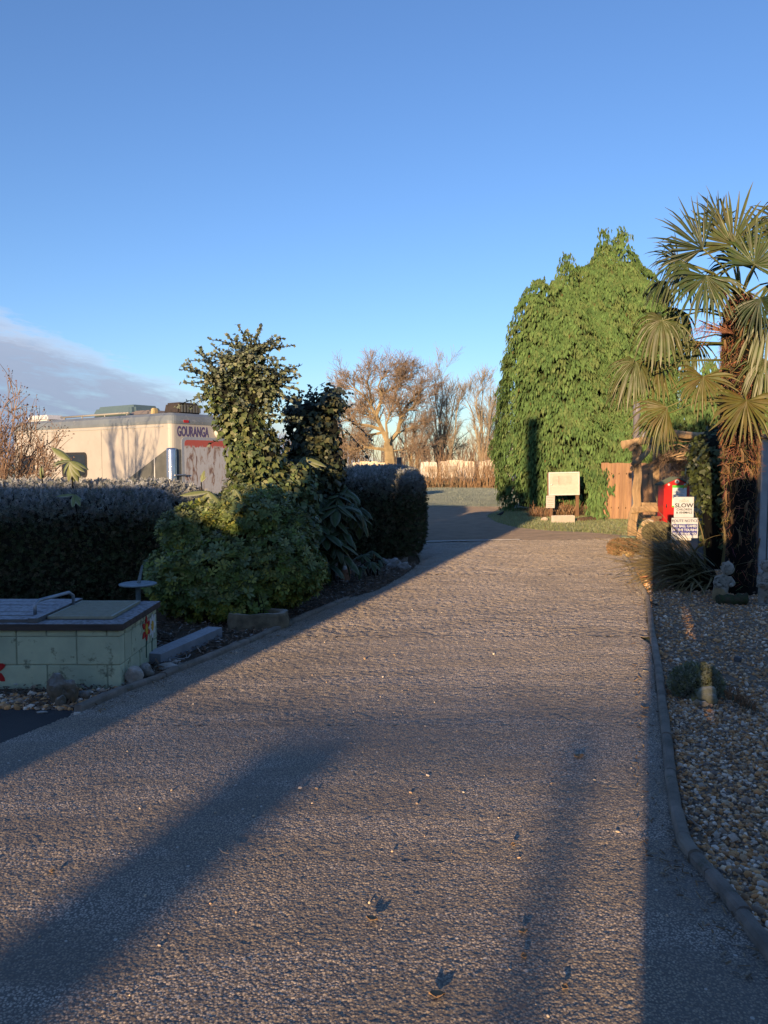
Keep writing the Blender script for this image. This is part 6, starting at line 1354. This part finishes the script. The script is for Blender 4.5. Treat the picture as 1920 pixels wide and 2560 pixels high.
for lb, px, py, s in (('curled brown leaf on the drive in the dim middle band', 1447, 1893, .06), ('tan leaf near the bottom centre right of the drive', 1092, 2490, .05), ('small leaf curled by the right end of the lit tarmac', 1308, 2330, .035), ('pale leaf scrap left of the right shadow edge', 1310, 2392, .03), ('small orange leaf on the drive beside the right kerb', 1612, 1770, .05), ('light leaf on the tarmac left of the post shadow', 130, 2180, .03), ('thin leaf lying in the middle of the near drive', 930, 2300, .045), ('leaf scrap near the bottom right of the drive', 1412, 2470, .03), ('small tan leaf right of centre on the near drive', 1283, 2113, .03)): dead_leaf(lb, px, py, s)
dead_leaf('pinkish crumpled leaf on the gravel beside the kerb', 1688, 1952, .035, .025)
dead_leaf('orange leaf on the mulch in front of the stone trough', 637, 1576, .045, .03)

# ------------------------------------------------------------------ shed at the right edge
sh = thing('garden_shed', 'pale grey ribbed shed wall in shade behind the palm', 'shed', (6.6, 11.8, 0)); sh_m = pm('pale_sheet', (.34, .36, .38), (.27, .29, .31), 6, .6)
xs0 = at(1903, 1200, 11.2).x
for i in range(14): MB().box(xs0+i*.12, xs0+i*.12+.108, 11.2-(i % 2)*.012, 11.23, 0, 2.0, bev=.006).build('wall_sheet', sh_m, sh)
MB().box(xs0, xs0+1.68, 11.235, 13.4, 0, 1.98).build('shed_body', plain('shed_inner', (.12, .12, .12), .8), sh)
MB().box(xs0-.06, xs0+1.75, 11.08, 13.5, 2.01, 2.07, bev=.01).build('roof', plain('shed_roof', (.15, .15, .15), .8), sh)

# ------------------------------------------------------------------ unseen buildings behind the viewer, shaped to throw the long shadows
TA = math.tan(SUN_AZ)
def sx(s, y): return s + TA*y
brick_m = pm('house_brick', (.30, .17, .11), (.22, .12, .08), 6, .9, .3, 40); roof_m = pm('roof_tile', (.14, .08, .06), (.10, .06, .05), 6, .9)
hs = thing('house', 'brick house with tall chimney shaped to its shadow, unseen behind the viewer on the left', 'house', (-7.5, -6, 0)); y = -2.5
MB().box(sx(-5.9, y), sx(-4.205, y), y-2.5, y, -.1, 2.24).build('low_wing', brick_m, hs)
MB().box(sx(-16, y), sx(-5.905, y), y-6, y-.02, -.1, 2.75).build('wall', brick_m, hs)
MB().box(sx(-16.2, y), sx(-5.85, y), y-6.1, y+.05, 2.755, 2.87).build('roof', roof_m, hs)
MB().box(sx(-4.20, y), sx(-3.57, y), y-.6, y, -.1, 3.4).build('chimney_base', brick_m, hs)
MB().box(sx(-4.18, y), sx(-3.86, y), y-.55, y-.05, 3.401, 6.7).build('chimney', brick_m, hs)  # unseen stack, shaped to cast the narrow shadow on the conifer
h2_ = thing('house', 'rendered outbuilding standing behind the viewer on the right', 'house', (2, -4, 0)); y = -2.0
MB().box(sx(1.0, y), sx(9, y), y-4, y, -.1, 2.95).build('wall', brick_m, h2_)
MB().box(sx(1.55, y), sx(9, y), y-3.9, y-.1, 2.96, 4.3).build('upper_wall', brick_m, h2_)
MB().box(sx(.42, y), sx(.995, y), y-.12, y, -.1, 2.15).build('gate', plank_m, h2_)
MB().box(sx(.30, y)+.001, sx(.42, y)-.001, y-.1, y-.02, -.1, .90).build('slit_board', plank_m, h2_)  # unseen boards added to trim the slit of sunlight on the gravel
MB().box(sx(.30, y)+.001, sx(.42, y)-.001, y-.1, y-.02, 1.36, 2.1).build('slit_board', plank_m, h2_)
MB().box(sx(.0, y), sx(.30, y), y-.3, y, -.1, 2.3).build('gate_pier', brick_m, h2_)
pf2 = thing('carport', 'timber carport frame, unseen and shaped to cast soft bands on the drive', 'carport', (-9, -20, 0)); y = -20.0  # unseen frame, set far back so its shade falls softly
MB().box(sx(-3.9, y), sx(.1, y), y-.1, y+.1, 3.14, 3.24).build('beam', plank_m, pf2)
for s_, w_ in ((-1.93, .44), (-.36, .07), (-3.8, .2)): MB().box(sx(s_-w_/2, y), sx(s_+w_/2, y), y-.1, y+.1, -.1, 3.135).build('post', plank_m, pf2)
